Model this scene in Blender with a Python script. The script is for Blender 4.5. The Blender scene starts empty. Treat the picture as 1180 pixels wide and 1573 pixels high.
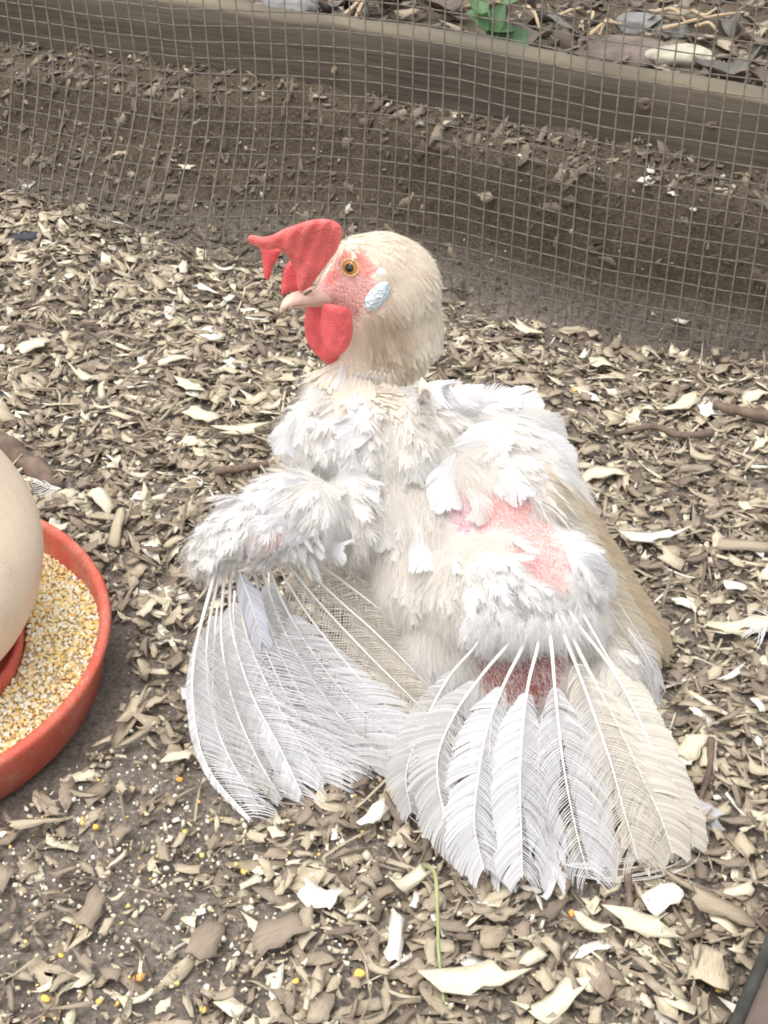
import bpy, bmesh, math, random
import numpy as np
from mathutils import Vector, Matrix, noise, kdtree
from mathutils.bvhtree import BVHTree
from mathutils.geometry import delaunay_2d_cdt, intersect_point_line

rnd = random.Random(7)
nr = np.random.RandomState(7)
sc = bpy.context.scene
C = sc.collection

# ------------------------------------------------------------------ camera, world, sun, exposure
CAM_H, PITCH, FPX = 0.55, math.radians(36), 2400.0
cam = bpy.data.cameras.new("camera"); camo = bpy.data.objects.new("camera", cam); C.objects.link(camo)
camo.location = (0, 0, CAM_H); camo.rotation_euler = (math.pi/2 - PITCH, 0, 0)
cam.sensor_fit = 'HORIZONTAL'; cam.sensor_width = 36; cam.lens = FPX/1180*36
cam.clip_start = 0.01; cam.clip_end = 500
sc.camera = camo
w = bpy.data.worlds.new("World"); sc.world = w; w.use_nodes = True
wn = w.node_tree; bg = wn.nodes['Background']
sky = wn.nodes.new('ShaderNodeTexSky'); sky.sky_type = 'NISHITA'; sky.sun_disc = False
SUN_EL, SUN_AZ = math.radians(74), math.radians(-120)      # azimuth from +Y, clockwise
sky.sun_elevation = SUN_EL; sky.sun_rotation = SUN_AZ
sky.air_density = 1.0; sky.dust_density = 3.0; sky.ozone_density = 1.0
hs = wn.nodes.new('ShaderNodeHueSaturation'); hs.inputs['Saturation'].default_value = .28      # thin cloud whitens the sky
wn.links.new(sky.outputs[0], hs.inputs['Color']); wn.links.new(hs.outputs[0], bg.inputs[0]); bg.inputs[1].default_value = 0.15
sl = bpy.data.lights.new("sun", 'SUN'); so = bpy.data.objects.new("sun", sl); C.objects.link(so)
sl.energy = .85; sl.angle = math.radians(60); sl.color = (1.0, 0.955, 0.91)
sd = Vector((math.sin(SUN_AZ)*math.cos(SUN_EL), math.cos(SUN_AZ)*math.cos(SUN_EL), math.sin(SUN_EL)))
so.rotation_euler = sd.to_track_quat('Z', 'Y').to_euler()
sc.view_settings.view_transform = 'Standard'; sc.view_settings.look = 'None'
sc.view_settings.exposure = 1.22; sc.view_settings.gamma = 1; sc.view_settings.use_curve_mapping = False
sc.render.engine = 'CYCLES'; sc.cycles.max_bounces = 7; sc.cycles.filter_width = 1.9; sc.cycles.transparent_max_bounces = 8

# ------------------------------------------------------------------ measuring the place
def ray(px, py):
    x = (px-590)/FPX; y = (786.5-py)/FPX
    return Vector((x, math.cos(PITCH)+y*math.sin(PITCH), -math.sin(PITCH)+y*math.cos(PITCH)))
def G(px, py, z=0.0):
    r = ray(px, py); return Vector((0, 0, CAM_H)) + r*((z-CAM_H)/r.z)
def P(px, py, Y):
    r = ray(px, py); return Vector((0, 0, CAM_H)) + r*(Y/r.y)
def proj(v):
    d = Vector(v)-Vector((0, 0, CAM_H))
    up = Vector((0, math.sin(PITCH), math.cos(PITCH))); fw = Vector((0, math.cos(PITCH), -math.sin(PITCH)))
    D = d.dot(fw); return 590+FPX*d.x/D, 786.5-FPX*d.dot(up)/D, D
def smooth(a, b, t):
    t = np.clip((t-a)/(b-a), 0, 1); return t*t*(3-2*t)
def s2l(c):
    return tuple(((v/255)/12.92 if v/255 <= .04045 else ((v/255+.055)/1.055)**2.4) for v in c)

# ------------------------------------------------------------------ materials
def nt(name):
    m = bpy.data.materials.new(name); m.use_nodes = True
    t = m.node_tree; return m, t, t.nodes['Principled BSDF']
def noise_n(t, scale, det=4, vec=None, rough=.6):
    n = t.nodes.new('ShaderNodeTexNoise'); n.inputs['Scale'].default_value = scale
    n.inputs['Detail'].default_value = det; n.inputs['Roughness'].default_value = rough
    if vec is not None: t.links.new(vec, n.inputs['Vector'])
    return n
def ramp(t, src, stops):
    r = t.nodes.new('ShaderNodeValToRGB'); t.links.new(src, r.inputs[0])
    e = r.color_ramp.elements
    while len(e) < len(stops): e.new(.5)
    for k, (p, c) in enumerate(stops): e[k].position = p; e[k].color = (*c, 1)
    return r
def bump(t, b, src, strength, dist):
    n = t.nodes.new('ShaderNodeBump'); n.inputs['Strength'].default_value = strength
    n.inputs['Distance'].default_value = dist
    t.links.new(src, n.inputs['Height']); t.links.new(n.outputs[0], b.inputs['Normal']); return n
def coord(t, kind='Object'):
    return t.nodes.new('ShaderNodeTexCoord').outputs[kind]
def mulc(t, a, bcol, fac=1.0):
    m = t.nodes.new('ShaderNodeMix'); m.data_type = 'RGBA'; m.blend_type = 'MULTIPLY'; m.inputs[0].default_value = fac
    t.links.new(a, m.inputs[6]); t.links.new(bcol, m.inputs[7]); return m.outputs[2]

def mat_soil():
    m, t, b = nt('damp_soil'); co = coord(t)
    n1 = noise_n(t, 26, 6, co); n2 = noise_n(t, 420, 5, co, .7); n3 = noise_n(t, 150, 5, co, .7)
    r = ramp(t, n1.outputs[0], [(.3, (.165, .140, .115)), (.7, (.255, .222, .190))])
    r2 = ramp(t, n2.outputs[0], [(.35, (.55, .55, .55)), (.62, (1.25, 1.22, 1.18)), (.75, (2.4, 2.3, 2.1))])
    sx = t.nodes.new('ShaderNodeSeparateXYZ'); t.links.new(co, sx.inputs[0])       # the cut bank and the earth behind it are damp and dark
    mr = t.nodes.new('ShaderNodeMapRange'); mr.inputs['From Min'].default_value = .022; mr.inputs['From Max'].default_value = .05
    ad = t.nodes.new('ShaderNodeMath'); ad.operation = 'MULTIPLY_ADD'; t.links.new(n1.outputs[0], ad.inputs[0]); ad.inputs[1].default_value = .03; t.links.new(sx.outputs[2], ad.inputs[2])
    t.links.new(ad.outputs[0], mr.inputs[0]); r4 = ramp(t, mr.outputs[0], [(0, (1, 1, 1)), (1, (.52, .475, .40))])
    t.links.new(mulc(t, mulc(t, r.outputs[0], r2.outputs[0]), r4.outputs[0]), b.inputs['Base Color'])
    b.inputs['Roughness'].default_value = .95; b.inputs['Specular IOR Level'].default_value = .2
    a = t.nodes.new('ShaderNodeMath'); a.operation = 'ADD'
    t.links.new(n2.outputs[0], a.inputs[0]); t.links.new(n3.outputs[0], a.inputs[1])
    bump(t, b, a.outputs[0], .9, .0025); return m
def mat_attr(name, rough=.8, grain=None, trans=0.0, spec=.3, bumpd=.0004, var=.35):
    """colour comes from the piece's own colour attribute; grain runs along its UV"""
    m, t, b = nt(name)
    at = t.nodes.new('ShaderNodeAttribute'); at.attribute_name = 'Col'
    col = at.outputs['Color']
    if grain:
        mp = t.nodes.new('ShaderNodeMapping'); mp.inputs['Scale'].default_value = (grain[0], grain[1], 1)
        t.links.new(coord(t, 'UV'), mp.inputs[0])
        n = noise_n(t, 1.0, 5, mp.outputs[0], .65)
        n2 = noise_n(t, 90, 3, coord(t))
        r = ramp(t, n.outputs[0], [(.3, (1-var*1.2,)*3), (.5, (1, 1, 1)), (.72, (1+var*.6,)*3)])
        r2 = ramp(t, n2.outputs[0], [(.3, (.72, .69, .64)), (.6, (1.05, 1.05, 1.05))])
        col = mulc(t, col, r.outputs[0]); col = mulc(t, col, r2.outputs[0])
        bump(t, b, n.outputs[0], .8, bumpd)
    t.links.new(col, b.inputs['Base Color'])
    b.inputs['Roughness'].default_value = rough; b.inputs['Specular IOR Level'].default_value = spec
    if trans:
        tr = t.nodes.new('ShaderNodeBsdfTranslucent'); t.links.new(col, tr.inputs[0])
        mx = t.nodes.new('ShaderNodeMixShader'); mx.inputs[0].default_value = trans
        t.links.new(b.outputs[0], mx.inputs[1]); t.links.new(tr.outputs[0], mx.inputs[2])
        t.links.new(mx.outputs[0], t.nodes['Material Output'].inputs[0])
    return m
def mat_plain(name, col, rough=.5, var=(.85, 1.15), scale=40, bscale=None, bstr=.3, bdist=.0005, spec=.4, sss=0, metal=0, vor=None):
    m, t, b = nt(name); co = coord(t)
    n = noise_n(t, scale, 5, co)
    r = ramp(t, n.outputs[0], [(.3, tuple(c*var[0] for c in col)), (.7, tuple(min(1, c*var[1]) for c in col))])
    t.links.new(r.outputs[0], b.inputs['Base Color'])
    b.inputs['Roughness'].default_value = rough; b.inputs['Specular IOR Level'].default_value = spec
    b.inputs['Metallic'].default_value = metal
    if sss:
        b.inputs['Subsurface Weight'].default_value = sss; b.inputs['Subsurface Radius'].default_value = (.006, .002, .001)
        b.inputs['Subsurface Scale'].default_value = 1
    if vor:
        v = t.nodes.new('ShaderNodeTexVoronoi'); v.inputs['Scale'].default_value = vor
        t.links.new(co, v.inputs['Vector']); bump(t, b, v.outputs['Distance'], bstr, bdist)
    elif bscale:
        bump(t, b, noise_n(t, bscale, 5, co).outputs[0], bstr, bdist)
    return m
def mat_board():
    m, t, b = nt('weathered_board'); co = coord(t)
    mp = t.nodes.new('ShaderNodeMapping'); mp.inputs['Scale'].default_value = (3, 0, 75); t.links.new(co, mp.inputs[0])
    n = noise_n(t, 4, 6, mp.outputs[0], .6); n2 = noise_n(t, 7, 5, co); n3 = noise_n(t, 260, 3, co)
    r = ramp(t, n.outputs[0], [(.25, (.058, .044, .032)), (.55, (.100, .080, .060)), (.8, (.15, .122, .093))])
    r2 = ramp(t, n2.outputs[0], [(.35, (.72, .74, .70)), (.65, (1.1, 1.08, 1.0))])
    r3 = ramp(t, n3.outputs[0], [(.5, (1, 1, 1)), (.78, (1.0, 1.0, 1.0)), (.82, (2.2, 2.1, 2.0))])
    c = mulc(t, r.outputs[0], r2.outputs[0]); c = mulc(t, c, r3.outputs[0])
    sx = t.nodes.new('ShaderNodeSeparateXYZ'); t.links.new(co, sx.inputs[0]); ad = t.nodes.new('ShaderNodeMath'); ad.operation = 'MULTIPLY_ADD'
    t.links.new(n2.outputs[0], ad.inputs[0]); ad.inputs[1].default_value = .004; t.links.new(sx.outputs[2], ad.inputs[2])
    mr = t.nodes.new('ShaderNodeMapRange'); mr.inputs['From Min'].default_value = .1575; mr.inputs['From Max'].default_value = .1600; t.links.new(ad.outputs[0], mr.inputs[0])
    c = mulc(t, c, ramp(t, mr.outputs[0], [(0, (1, 1, 1)), (1, (1.55, 1.6, 1.5))]).outputs[0])      # upper edge coloured lighter
    t.links.new(c, b.inputs['Base Color']); b.inputs['Roughness'].default_value = .85
    bump(t, b, n.outputs[0], .6, .0015); return m

def mat_skin():
    m, t, b = nt('plucked_skin'); co = coord(t); at = t.nodes.new('ShaderNodeAttribute'); at.attribute_name = 'Col'
    n = noise_n(t, 260, 5, co, .7); v = t.nodes.new('ShaderNodeTexVoronoi'); v.inputs['Scale'].default_value = 620; t.links.new(co, v.inputs['Vector'])
    r = ramp(t, n.outputs[0], [(.32, (.74, .66, .66)), (.6, (1.08, 1.04, 1.03))])
    r2 = ramp(t, v.outputs['Distance'], [(.1, (1.25, 1.22, 1.18)), (.45, (.95, .92, .92))])
    t.links.new(mulc(t, mulc(t, at.outputs['Color'], r.outputs[0]), r2.outputs[0]), b.inputs['Base Color'])
    b.inputs['Roughness'].default_value = .55; b.inputs['Subsurface Weight'].default_value = .15; b.inputs['Subsurface Radius'].default_value = (.004, .0015, .001); b.inputs['Subsurface Scale'].default_value = 1
    a = t.nodes.new('ShaderNodeMath'); a.operation = 'SUBTRACT'; t.links.new(n.outputs[0], a.inputs[0]); t.links.new(v.outputs['Distance'], a.inputs[1])
    bump(t, b, a.outputs[0], .7, .0008); return m
M = {}
M['soil'] = mat_soil()
M['chip'] = mat_attr('wood_shaving', .85, (3, 26), trans=.08)
M['feed'] = mat_attr('cracked_grain', .7, spec=.3)
M['feather'] = mat_attr('feather_vane', .8, trans=.42, spec=.1)
M['skin'] = mat_skin()
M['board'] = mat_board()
M['tray'] = mat_plain('orange_red_plastic', (.56, .105, .065), .55, (.82, 1.15), 55, 220, .25, .0006, spec=.35)
def dust(m, amt, c):
    t = m.node_tree; b = t.nodes['Principled BSDF']; l = b.inputs['Base Color'].links[0].from_socket; co = coord(t)
    n = noise_n(t, 34, 8, co, .75); n2 = noise_n(t, 900, 3, co); a = t.nodes.new('ShaderNodeMath'); a.operation = 'MULTIPLY'
    t.links.new(n.outputs[0], a.inputs[0]); t.links.new(n2.outputs[0], a.inputs[1])
    r_ = ramp(t, a.outputs[0], [(.24, (0, 0, 0)), (.36, (amt,)*3)]); mx = t.nodes.new('ShaderNodeMix'); mx.data_type = 'RGBA'
    t.links.new(r_.outputs[0], mx.inputs[0]); t.links.new(l, mx.inputs[6]); mx.inputs[7].default_value = (*c, 1); t.links.new(mx.outputs[2], b.inputs['Base Color'])
dust(M['tray'], .75, (.50, .34, .24))
M['hopper'] = mat_plain('beige_plastic', (.78, .64, .47), .38, (.95, 1.04), 12, None, spec=.4, sss=.1)
M['wire'] = mat_plain('galvanised_wire', (.32, .29, .24), .45, (.6, 1.25), 180, None, metal=.5, spec=.5)
M['shaded_wire'] = mat_plain('shaded_galvanised_wire', (.17, .15, .12), .65, (.55, 1.3), 180, None, metal=.3, spec=.4)  # less overhead light on the horizontal wires, put into a darker colour
M['tuft'] = mat_plain('ear_tuft_down', (.80, .77, .70), .9, (.85, 1.08), 300, 600, .8, .001)
dust(M['hopper'], .35, (.42, .33, .24))
M['comb'] = mat_plain('comb_flesh', (.80, .165, .15), .5, (.78, 1.2), 120, vor=1150, bstr=1.0, bdist=.0007, spec=.35, sss=.25)
M['wattle'] = mat_plain('wattle_flesh', (.74, .125, .125), .48, (.82, 1.2), 110, vor=1250, bstr=.9, bdist=.0006, spec=.35, sss=.25)
M['earlobe'] = mat_plain('earlobe_skin', (.70, .80, .84), .45, (.85, 1.1), 260, vor=420, bstr=1.0, bdist=.0022, spec=.35, sss=.1)
M['beak'] = mat_plain('beak_horn', (.66, .47, .36), .45, (.8, 1.15), 140, 500, .2, .0002, sss=.2)
M['iris'] = mat_plain('amber_iris', (.50, .22, .045), .08, (.7, 1.3), 700, None, spec=.7)
M['pupil'] = mat_plain('black_pupil', (.006, .005, .005), .05, (.9, 1.1), 50, None, spec=.8)
M['lid'] = mat_plain('eyelid_skin', (.62, .42, .22), .5, (.8, 1.15), 500, 900, .4, .0002)
M['shaft'] = mat_plain('feather_shaft', (.72, .70, .65), .4, (.9, 1.08), 60, None, spec=.5)
M['branch'] = mat_plain('branch_bark', (.15, .105, .078), .85, (.6, 1.35), 90, 300, .7, .001)
M['pebble'] = mat_plain('dark_stone', (.035, .036, .042), .8, (.7, 1.6), 120, 300, .5, .001)
M['slate'] = mat_plain('grey_stone', (.20, .195, .18), .8, (.65, 1.3), 60, 300, .6, .001)
M['pale_stone'] = mat_plain('buff_stone', (.40, .37, .28), .8, (.7, 1.25), 60, 260, .6, .001)
M['green'] = mat_plain('seedling_leaf', (.060, .13, .045), .5, (.75, 1.25), 60, 200, .3, .0006)
M['straw'] = mat_plain('dry_straw', (.42, .31, .19), .7, (.7, 1.2), 80, 200, .3, .0005)
M['stem_green'] = mat_plain('green_stem', (.30, .32, .14), .6, (.75, 1.2), 80)
M['dead'] = mat_plain('dead_leaf', (.13, .10, .078), .8, (.6, 1.4), 50, 160, .6, .001)
M['dead_grey'] = mat_plain('grey_dead_leaf', (.12, .11, .098), .8, (.6, 1.35), 50, 160, .6, .001)
M['moss'] = mat_plain('mossy_timber', (.022, .022, .018), .8, (.5, 3.0), 45, 160, .7, .002)
M['rail'] = mat_plain('brown_timber', (.10, .075, .058), .8, (.75, 1.25), 40, 160, .5, .001)

# ------------------------------------------------------------------ object helpers
def tag(o, label=None, cat=None, group=None, kind=None):
    if label: o['label'] = label
    if cat: o['category'] = cat
    if group: o['group'] = group
    if kind: o['kind'] = kind
    return o
def empty(name, loc=(0, 0, 0)):
    o = bpy.data.objects.new(name, None); o.empty_display_size = .02; C.objects.link(o); o.location = loc; return o
def link(name, me, mats, parent=None, smoothit=True):
    for m in (mats if isinstance(mats, (list, tuple)) else [mats]): me.materials.append(m)
    if smoothit and len(me.polygons): me.polygons.foreach_set('use_smooth', [True]*len(me.polygons))
    o = bpy.data.objects.new(name, me); C.objects.link(o)
    if parent:
        o.parent = parent
        L = Vector(parent.location)
        q = parent.parent
        while q: L += Vector(q.location); q = q.parent
        o.location = -L
    return o
def npmesh(name, V, F, col=None, uv=None, mi=None):
    """V (n,3), F (m,4) or (m,3) int arrays or list of such"""
    me = bpy.data.meshes.new(name)
    Fs = F if isinstance(F, list) else [F]
    Fs = [np.asarray(f, dtype=np.int32) for f in Fs if len(f)]
    V = np.asarray(V, dtype=np.float32)
    me.vertices.add(len(V)); me.vertices.foreach_set('co', V.ravel())
    loops = np.concatenate([f.ravel() for f in Fs]); tot = np.concatenate([np.full(len(f), f.shape[1]) for f in Fs])
    me.loops.add(len(loops)); me.loops.foreach_set('vertex_index', loops.astype(np.int32))
    me.polygons.add(len(tot)); st = np.concatenate([[0], np.cumsum(tot)[:-1]])
    me.polygons.foreach_set('loop_start', st.astype(np.int32)); me.polygons.foreach_set('loop_total', tot.astype(np.int32))
    if mi is not None: me.polygons.foreach_set('material_index', np.asarray(mi, dtype=np.int32))
    if col is not None:
        a = me.color_attributes.new('Col', 'FLOAT_COLOR', 'POINT')
        c = np.ones((len(V), 4), dtype=np.float32); c[:, :3] = col; a.data.foreach_set('color', c.ravel())
    if uv is not None:
        u = me.uv_layers.new(name='UVMap'); u.data.foreach_set('uv', np.asarray(uv, dtype=np.float32)[loops].ravel())
    me.update(); me.validate(); return me
def catmull(pts, n):
    pts = [Vector(p) for p in pts]
    if len(pts) == 2: return [pts[0].lerp(pts[1], i/(n-1)) for i in range(n)]
    q = [pts[0]*2-pts[1]]+pts+[pts[-1]*2-pts[-2]]
    out = []
    for i in range(n):
        t = i/(n-1)*(len(pts)-1); k = min(int(t), len(pts)-2); t -= k
        a, b, c, d = q[k:k+4]
        out.append(.5*((2*b)+(c-a)*t+(2*a-5*b+4*c-d)*t*t+(3*b-a-3*c+d)*t**3))
    return out
def tube(V, F, path, rad, seg=6, squash=None, cap=True):
    """append a tapering tube to lists V, F"""
    n = len(path); base = len(V); prev = None
    for i, p in enumerate(path):
        T = (path[min(i+1, n-1)]-path[max(i-1, 0)]).normalized()
        if prev is None:
            A = T.orthogonal().normalized()
        else: A = (prev-T*prev.dot(T)).normalized()
        prev = A; B = T.cross(A); r = rad(i/(n-1)) if callable(rad) else rad
        for k in range(seg):
            a = 2*math.pi*k/seg; V.append(p+A*(r*math.cos(a))+B*(r*math.sin(a)))
    for i in range(n-1):
        for k in range(seg):
            k2 = (k+1) % seg
            F.append((base+i*seg+k, base+i*seg+k2, base+(i+1)*seg+k2, base+(i+1)*seg+k))
    if cap:
        for off, i in ((0, 0), (1, n-1)):
            V.append(path[i]); c = len(V)-1
            for k in range(seg):
                k2 = (k+1) % seg
                F.append((base+i*seg+k, base+i*seg+k2, c) if off else (base+i*seg+k2, base+i*seg+k, c))
def pymesh(name, V, F):
    me = bpy.data.meshes.new(name); me.from_pydata([tuple(v) for v in V], [], F); me.update(); return me
def lathe(name, prof, seg=64, wob=0):
    V, F = [], []
    for (r, z) in prof:
        for k in range(seg):
            a = 2*math.pi*k/seg; V.append((r*math.cos(a), r*math.sin(a), z))
    for i in range(len(prof)-1):
        for k in range(seg):
            k2 = (k+1) % seg; F.append((i*seg+k, i*seg+k2, (i+1)*seg+k2, (i+1)*seg+k))
    return pymesh(name, V, F)

# ------------------------------------------------------------------ terrain
def poly_line(pts):
    a = sorted((p.x, p.y) for p in pts); return np.array([q[0] for q in a]), np.array([q[1] for q in a])
foot = [G(1180, 545), G(1050, 520), G(900, 492), G(700, 440), G(590, 418), G(470, 403), G(290, 385, .004), G(150, 335, .02), G(0, 290, .03)]
FX, FY = poly_line(foot)
lip = [G(1180, 348, .10), G(1040, 312, .10), G(900, 284, .10), G(740, 228, .10), G(600, 196, .10), G(540, 163, .10), G(300, 114, .10), G(0, 84, .10)]
LX, LY = poly_line(lip)
bbm = [G(1180, 268, .108), G(1000, 232, .108), G(900, 212, .108), G(740, 178, .108), G(600, 154, .108), G(300, 100, .108), G(0, 62, .108)]
BX, BY = poly_line(bbm)
def ext(x, X, Yv):
    x = np.asarray(x, dtype=float); r = np.interp(x, X, Yv)
    sl_ = (Yv[1]-Yv[0])/(X[1]-X[0]); sr = (Yv[-1]-Yv[-2])/(X[-1]-X[-2])
    r = np.where(x < X[0], Yv[0]+(x-X[0])*sl_, r); return np.where(x > X[-1], Yv[-1]+(x-X[-1])*sr, r)
def yfoot(x): return ext(x, FX, FY)
def ylip(x): return np.clip(ext(x, LX, LY), yfoot(x)+.012, yfoot(x)+.075)
BP = np.polyfit(BX, BY, 2)
def yboard(x): return np.maximum(np.polyval(BP, np.clip(x, -.6, .6)), ylip(x)+.012)
def nz(x, y, s, seed=0):
    """cheap smooth value noise on arrays"""
    x = np.asarray(x)*s+seed*17.3; y = np.asarray(y)*s+seed*9.1
    xi = np.floor(x); yi = np.floor(y); fx = x-xi; fy = y-yi
    fx = fx*fx*(3-2*fx); fy = fy*fy*(3-2*fy)
    def h(a, b):
        v = np.sin(a*127.1+b*311.7+seed*74.7)*43758.5453; return v-np.floor(v)
    return (h(xi, yi)*(1-fx)+h(xi+1, yi)*fx)*(1-fy)+(h(xi, yi+1)*(1-fx)+h(xi+1, yi+1)*fx)*fy
def H(x, y):
    x = np.asarray(x, dtype=float); y = np.asarray(y, dtype=float)
    base = (nz(x, y, 9, 1)-.5)*.010+(nz(x, y, 28, 2)-.5)*.005+(nz(x, y, 90, 3)-.5)*.0025
    base = base+.035*np.exp(-(((x+.34)/.17)**2+((y-1.10)/.13)**2))              # litter heaped at the left of the mesh
    yf = yfoot(x); d = yf-y
    base = base-.010*np.exp(-((d-.02)/.03)**2)*smooth(-.16, -.02, x)*(1-smooth(.18, .3, x))   # scratched hollow along the mesh
    rise = smooth(.004, 1, (y-yf-.006)/np.maximum(ylip(x)-yf+.004, .01))
    rise = .70*rise+.30*smooth(.80, 1.0, (y-yf)/np.maximum(ylip(x)-yf, .01)+(nz(x, y, 45, 15)-.5)*.12)
    bank = base*(1-rise)+(.100+(nz(x, y, 60, 5)-.5)*.010)*rise
    yb = yboard(x); t = smooth(0, 1, (y-ylip(x))/np.maximum(yb-ylip(x), .01))
    bank = bank+t*.008
    back = smooth(0, .012, y-yb-.004)
    out = .138+(nz(x, y, 8, 6)-.5)*.02+(nz(x, y, 40, 7)-.5)*.008
    far = smooth(1.6, 6, y); out = out+far*(nz(x, y, .5, 8)-.5)*.3
    z = bank*(1-back)+out*back
    return z+(nz(x, y, 210, 9)-.5)*.0020*(1-far)
def H1(x, y): return float(H(x, y))
def axis(lo, hi, fine, far):
    a = list(np.arange(lo, hi, fine)); st = fine; v = a[-1]
    while v < far: st *= 1.22; v += st; a.append(v)
    v = a[0]; st = fine; pre = []
    while v > -far: st *= 1.22; v -= st; pre.append(v)
    return np.array(pre[::-1]+a)
ax = axis(-.50, .45, .0036, 60); ay = axis(.34, 1.55, .0036, 60)
XX, YY = np.meshgrid(ax, ay); ZZ = H(XX, YY)
nx_, ny_ = len(ax), len(ay)
idx = np.arange(nx_*ny_).reshape(ny_, nx_)
F = np.stack([idx[:-1, :-1], idx[:-1, 1:], idx[1:, 1:], idx[1:, :-1]], -1).reshape(-1, 4)
gme = npmesh('ground', np.stack([XX, YY, ZZ], -1).reshape(-1, 3), F)
ground = link('ground', gme, M['soil']); tag(ground, 'dark damp soil of the run, banked up behind the mesh', kind='structure')

# ------------------------------------------------------------------ timber edging board
def board():
    t = empty('edging_board', (0, float(yboard(0)), .11))
    V, F = [], []
    N = 150; xs = np.linspace(-.62, .62, N)
    topz = lambda x: .1585+.0008*math.sin(x*9)
    prof = []
    for i, x in enumerate(xs):
        yb = float(yboard(x)); zt = topz(x); th = .024
        tt = .0015*math.sin(x*31)+.0012*nz(x, 0, 60, 4)
        ring = [(yb, .085), (yb+.001, zt-.020), (yb-.0005+tt*.3, zt-.004), (yb+.0035, zt+tt*.5), (yb+th-.003, zt+tt), (yb+th, zt-.004), (yb+th, .085)]
        for (yy, zz) in ring: V.append((x, yy, zz))
    k = 7
    for i in range(N-1):
        for j in range(k-1): F.append((i*k+j, (i+1)*k+j, (i+1)*k+j+1, i*k+j+1))
    F.append(tuple(range(k))); F.append(tuple((N-1)*k+j for j in reversed(range(k))))
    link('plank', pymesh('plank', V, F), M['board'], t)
    for (px, py) in ((990, 160), (1170, 180), (1080, 192)):      # knots
        x = P(px, py, 1.05).x; yb = float(yboard(x)); z = P(px, py, yb).z; V, F = [], []
        for i in range(5):
            r = .0052*(1-i/4.6)*(1 if px == 990 else .6)
            for q in range(12):
                a = q/12*2*math.pi; V.append((x+r*1.5*math.cos(a)*(1+.2*math.sin(3*a)), yb-.0006-.0016*math.sin(i/4*2.6), z+r*math.sin(a)))
        for i in range(4):
            for q in range(12): F.append((i*12+q, i*12+(q+1) % 12, (i+1)*12+(q+1) % 12, (i+1)*12+q))
        link('knot', pymesh('knot', V, F), M['branch'], t)
    tag(t, 'long brown weathered timber board edging the bank behind the mesh', 'board')
board()

# ------------------------------------------------------------------ wire mesh fence
CELL = .0115
def fence():
    s, arc = [], 0.0; xs = np.linspace(-.62, .56, 1200); ys = yfoot(xs)-.003
    d = np.hypot(np.diff(xs), np.diff(ys)); cum = np.concatenate([[0], np.cumsum(d)])
    t = empty('wire_mesh_fence', (0, float(yfoot(0)), 0))
    def pt(u, z):
        x = float(np.interp(u, cum, xs)); y = float(np.interp(u, cum, ys))
        y -= .030*max(z, 0)                                  # leans towards the hen
        # the left end is pushed out of true: bellies towards the run and drifts left at the foot
        b = math.exp(-((x+.17)/.13)**2)*float(smooth(.15, 0, z))
        y -= .026*b; x -= .026*b
        x += .004*math.sin(z*22+x*9)*float(smooth(-.05, -.25, x))
        y += .001*math.sin(x*23+z*17); z2 = z+.0009*math.sin(x*17+1)+.0003*math.sin(x*91+z*60)
        return Vector((x, y, z2))
    nv = int(cum[-1]/CELL)
    for k in range(nv):
        u = k*CELL+rnd.uniform(-.0004, .0004); V, F = [], []
        tube(V, F, [pt(u, z) for z in np.linspace(-.018, .33, 30)], .00054, 5)
        link('vertical_wire', pymesh('vertical_wire', V, F), M['wire'], t)
    for k in range(30):
        z = -.012+k*CELL; V, F = [], []
        path = []
        for i in range(130):
            p = pt(cum[-1]*i/129, z); p.y += .0011; path.append(p)
        tube(V, F, path, .00050, 5)
        link('horizontal_wire', pymesh('horizontal_wire', V, F), M['shaded_wire'], t)
    tag(t, 'square galvanised wire mesh standing in front of the soil bank', 'wire fence')
fence()

# ------------------------------------------------------------------ feeder: red tray and beige hopper
TC = Vector((-.266, .603, 0))
def feeder():
    t = empty('poultry_feeder', TC)
    R = .1255
    prof = [(0, .002), (R-.012, .002), (R-.006, .004), (R-.001, .027), (R+.0010, .0315), (R-.0008, .0335), (R-.0040, .0330), (R-.0055, .0300), (R-.0065, .012), (R-.012, .007), (.098, .0065), (0, .0065)]
    tr = link('tray', lathe('tray', prof, 128), M['tray']); tr.parent = t; tr.location = (0, 0, .001)
    ring = [(.083, .0076), (.082, .027), (.0805, .0295), (.078, .028), (.0775, .0076)]
    r2 = link('inner_collar', lathe('inner_collar', ring, 96), M['tray']); r2.parent = t; r2.location = (0, 0, .001)
    hp = [(0.0, 0.042), (0.058, 0.041), (0.074, 0.0405), (0.084, 0.044), (0.0905, 0.053), (0.0955, 0.066), (0.098, 0.08), (0.0972, 0.093), (0.093, 0.106), (0.086, 0.12), (0.078, 0.134), (0.068, 0.15), (0.058, 0.166), (0.054, 0.18), (0.053, 0.19), (0.05, 0.194), (0, 0.195)]
    pts = catmull([(r, 0, z) for r, z in hp], 60)
    ho = link('hopper', lathe('hopper', [(max(p.x, 0), p.z) for p in pts], 96), M['hopper']); ho.parent = t
    tag(t, 'round poultry feeder with orange red tray under a smooth beige hopper', 'feeder')
feeder()

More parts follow.
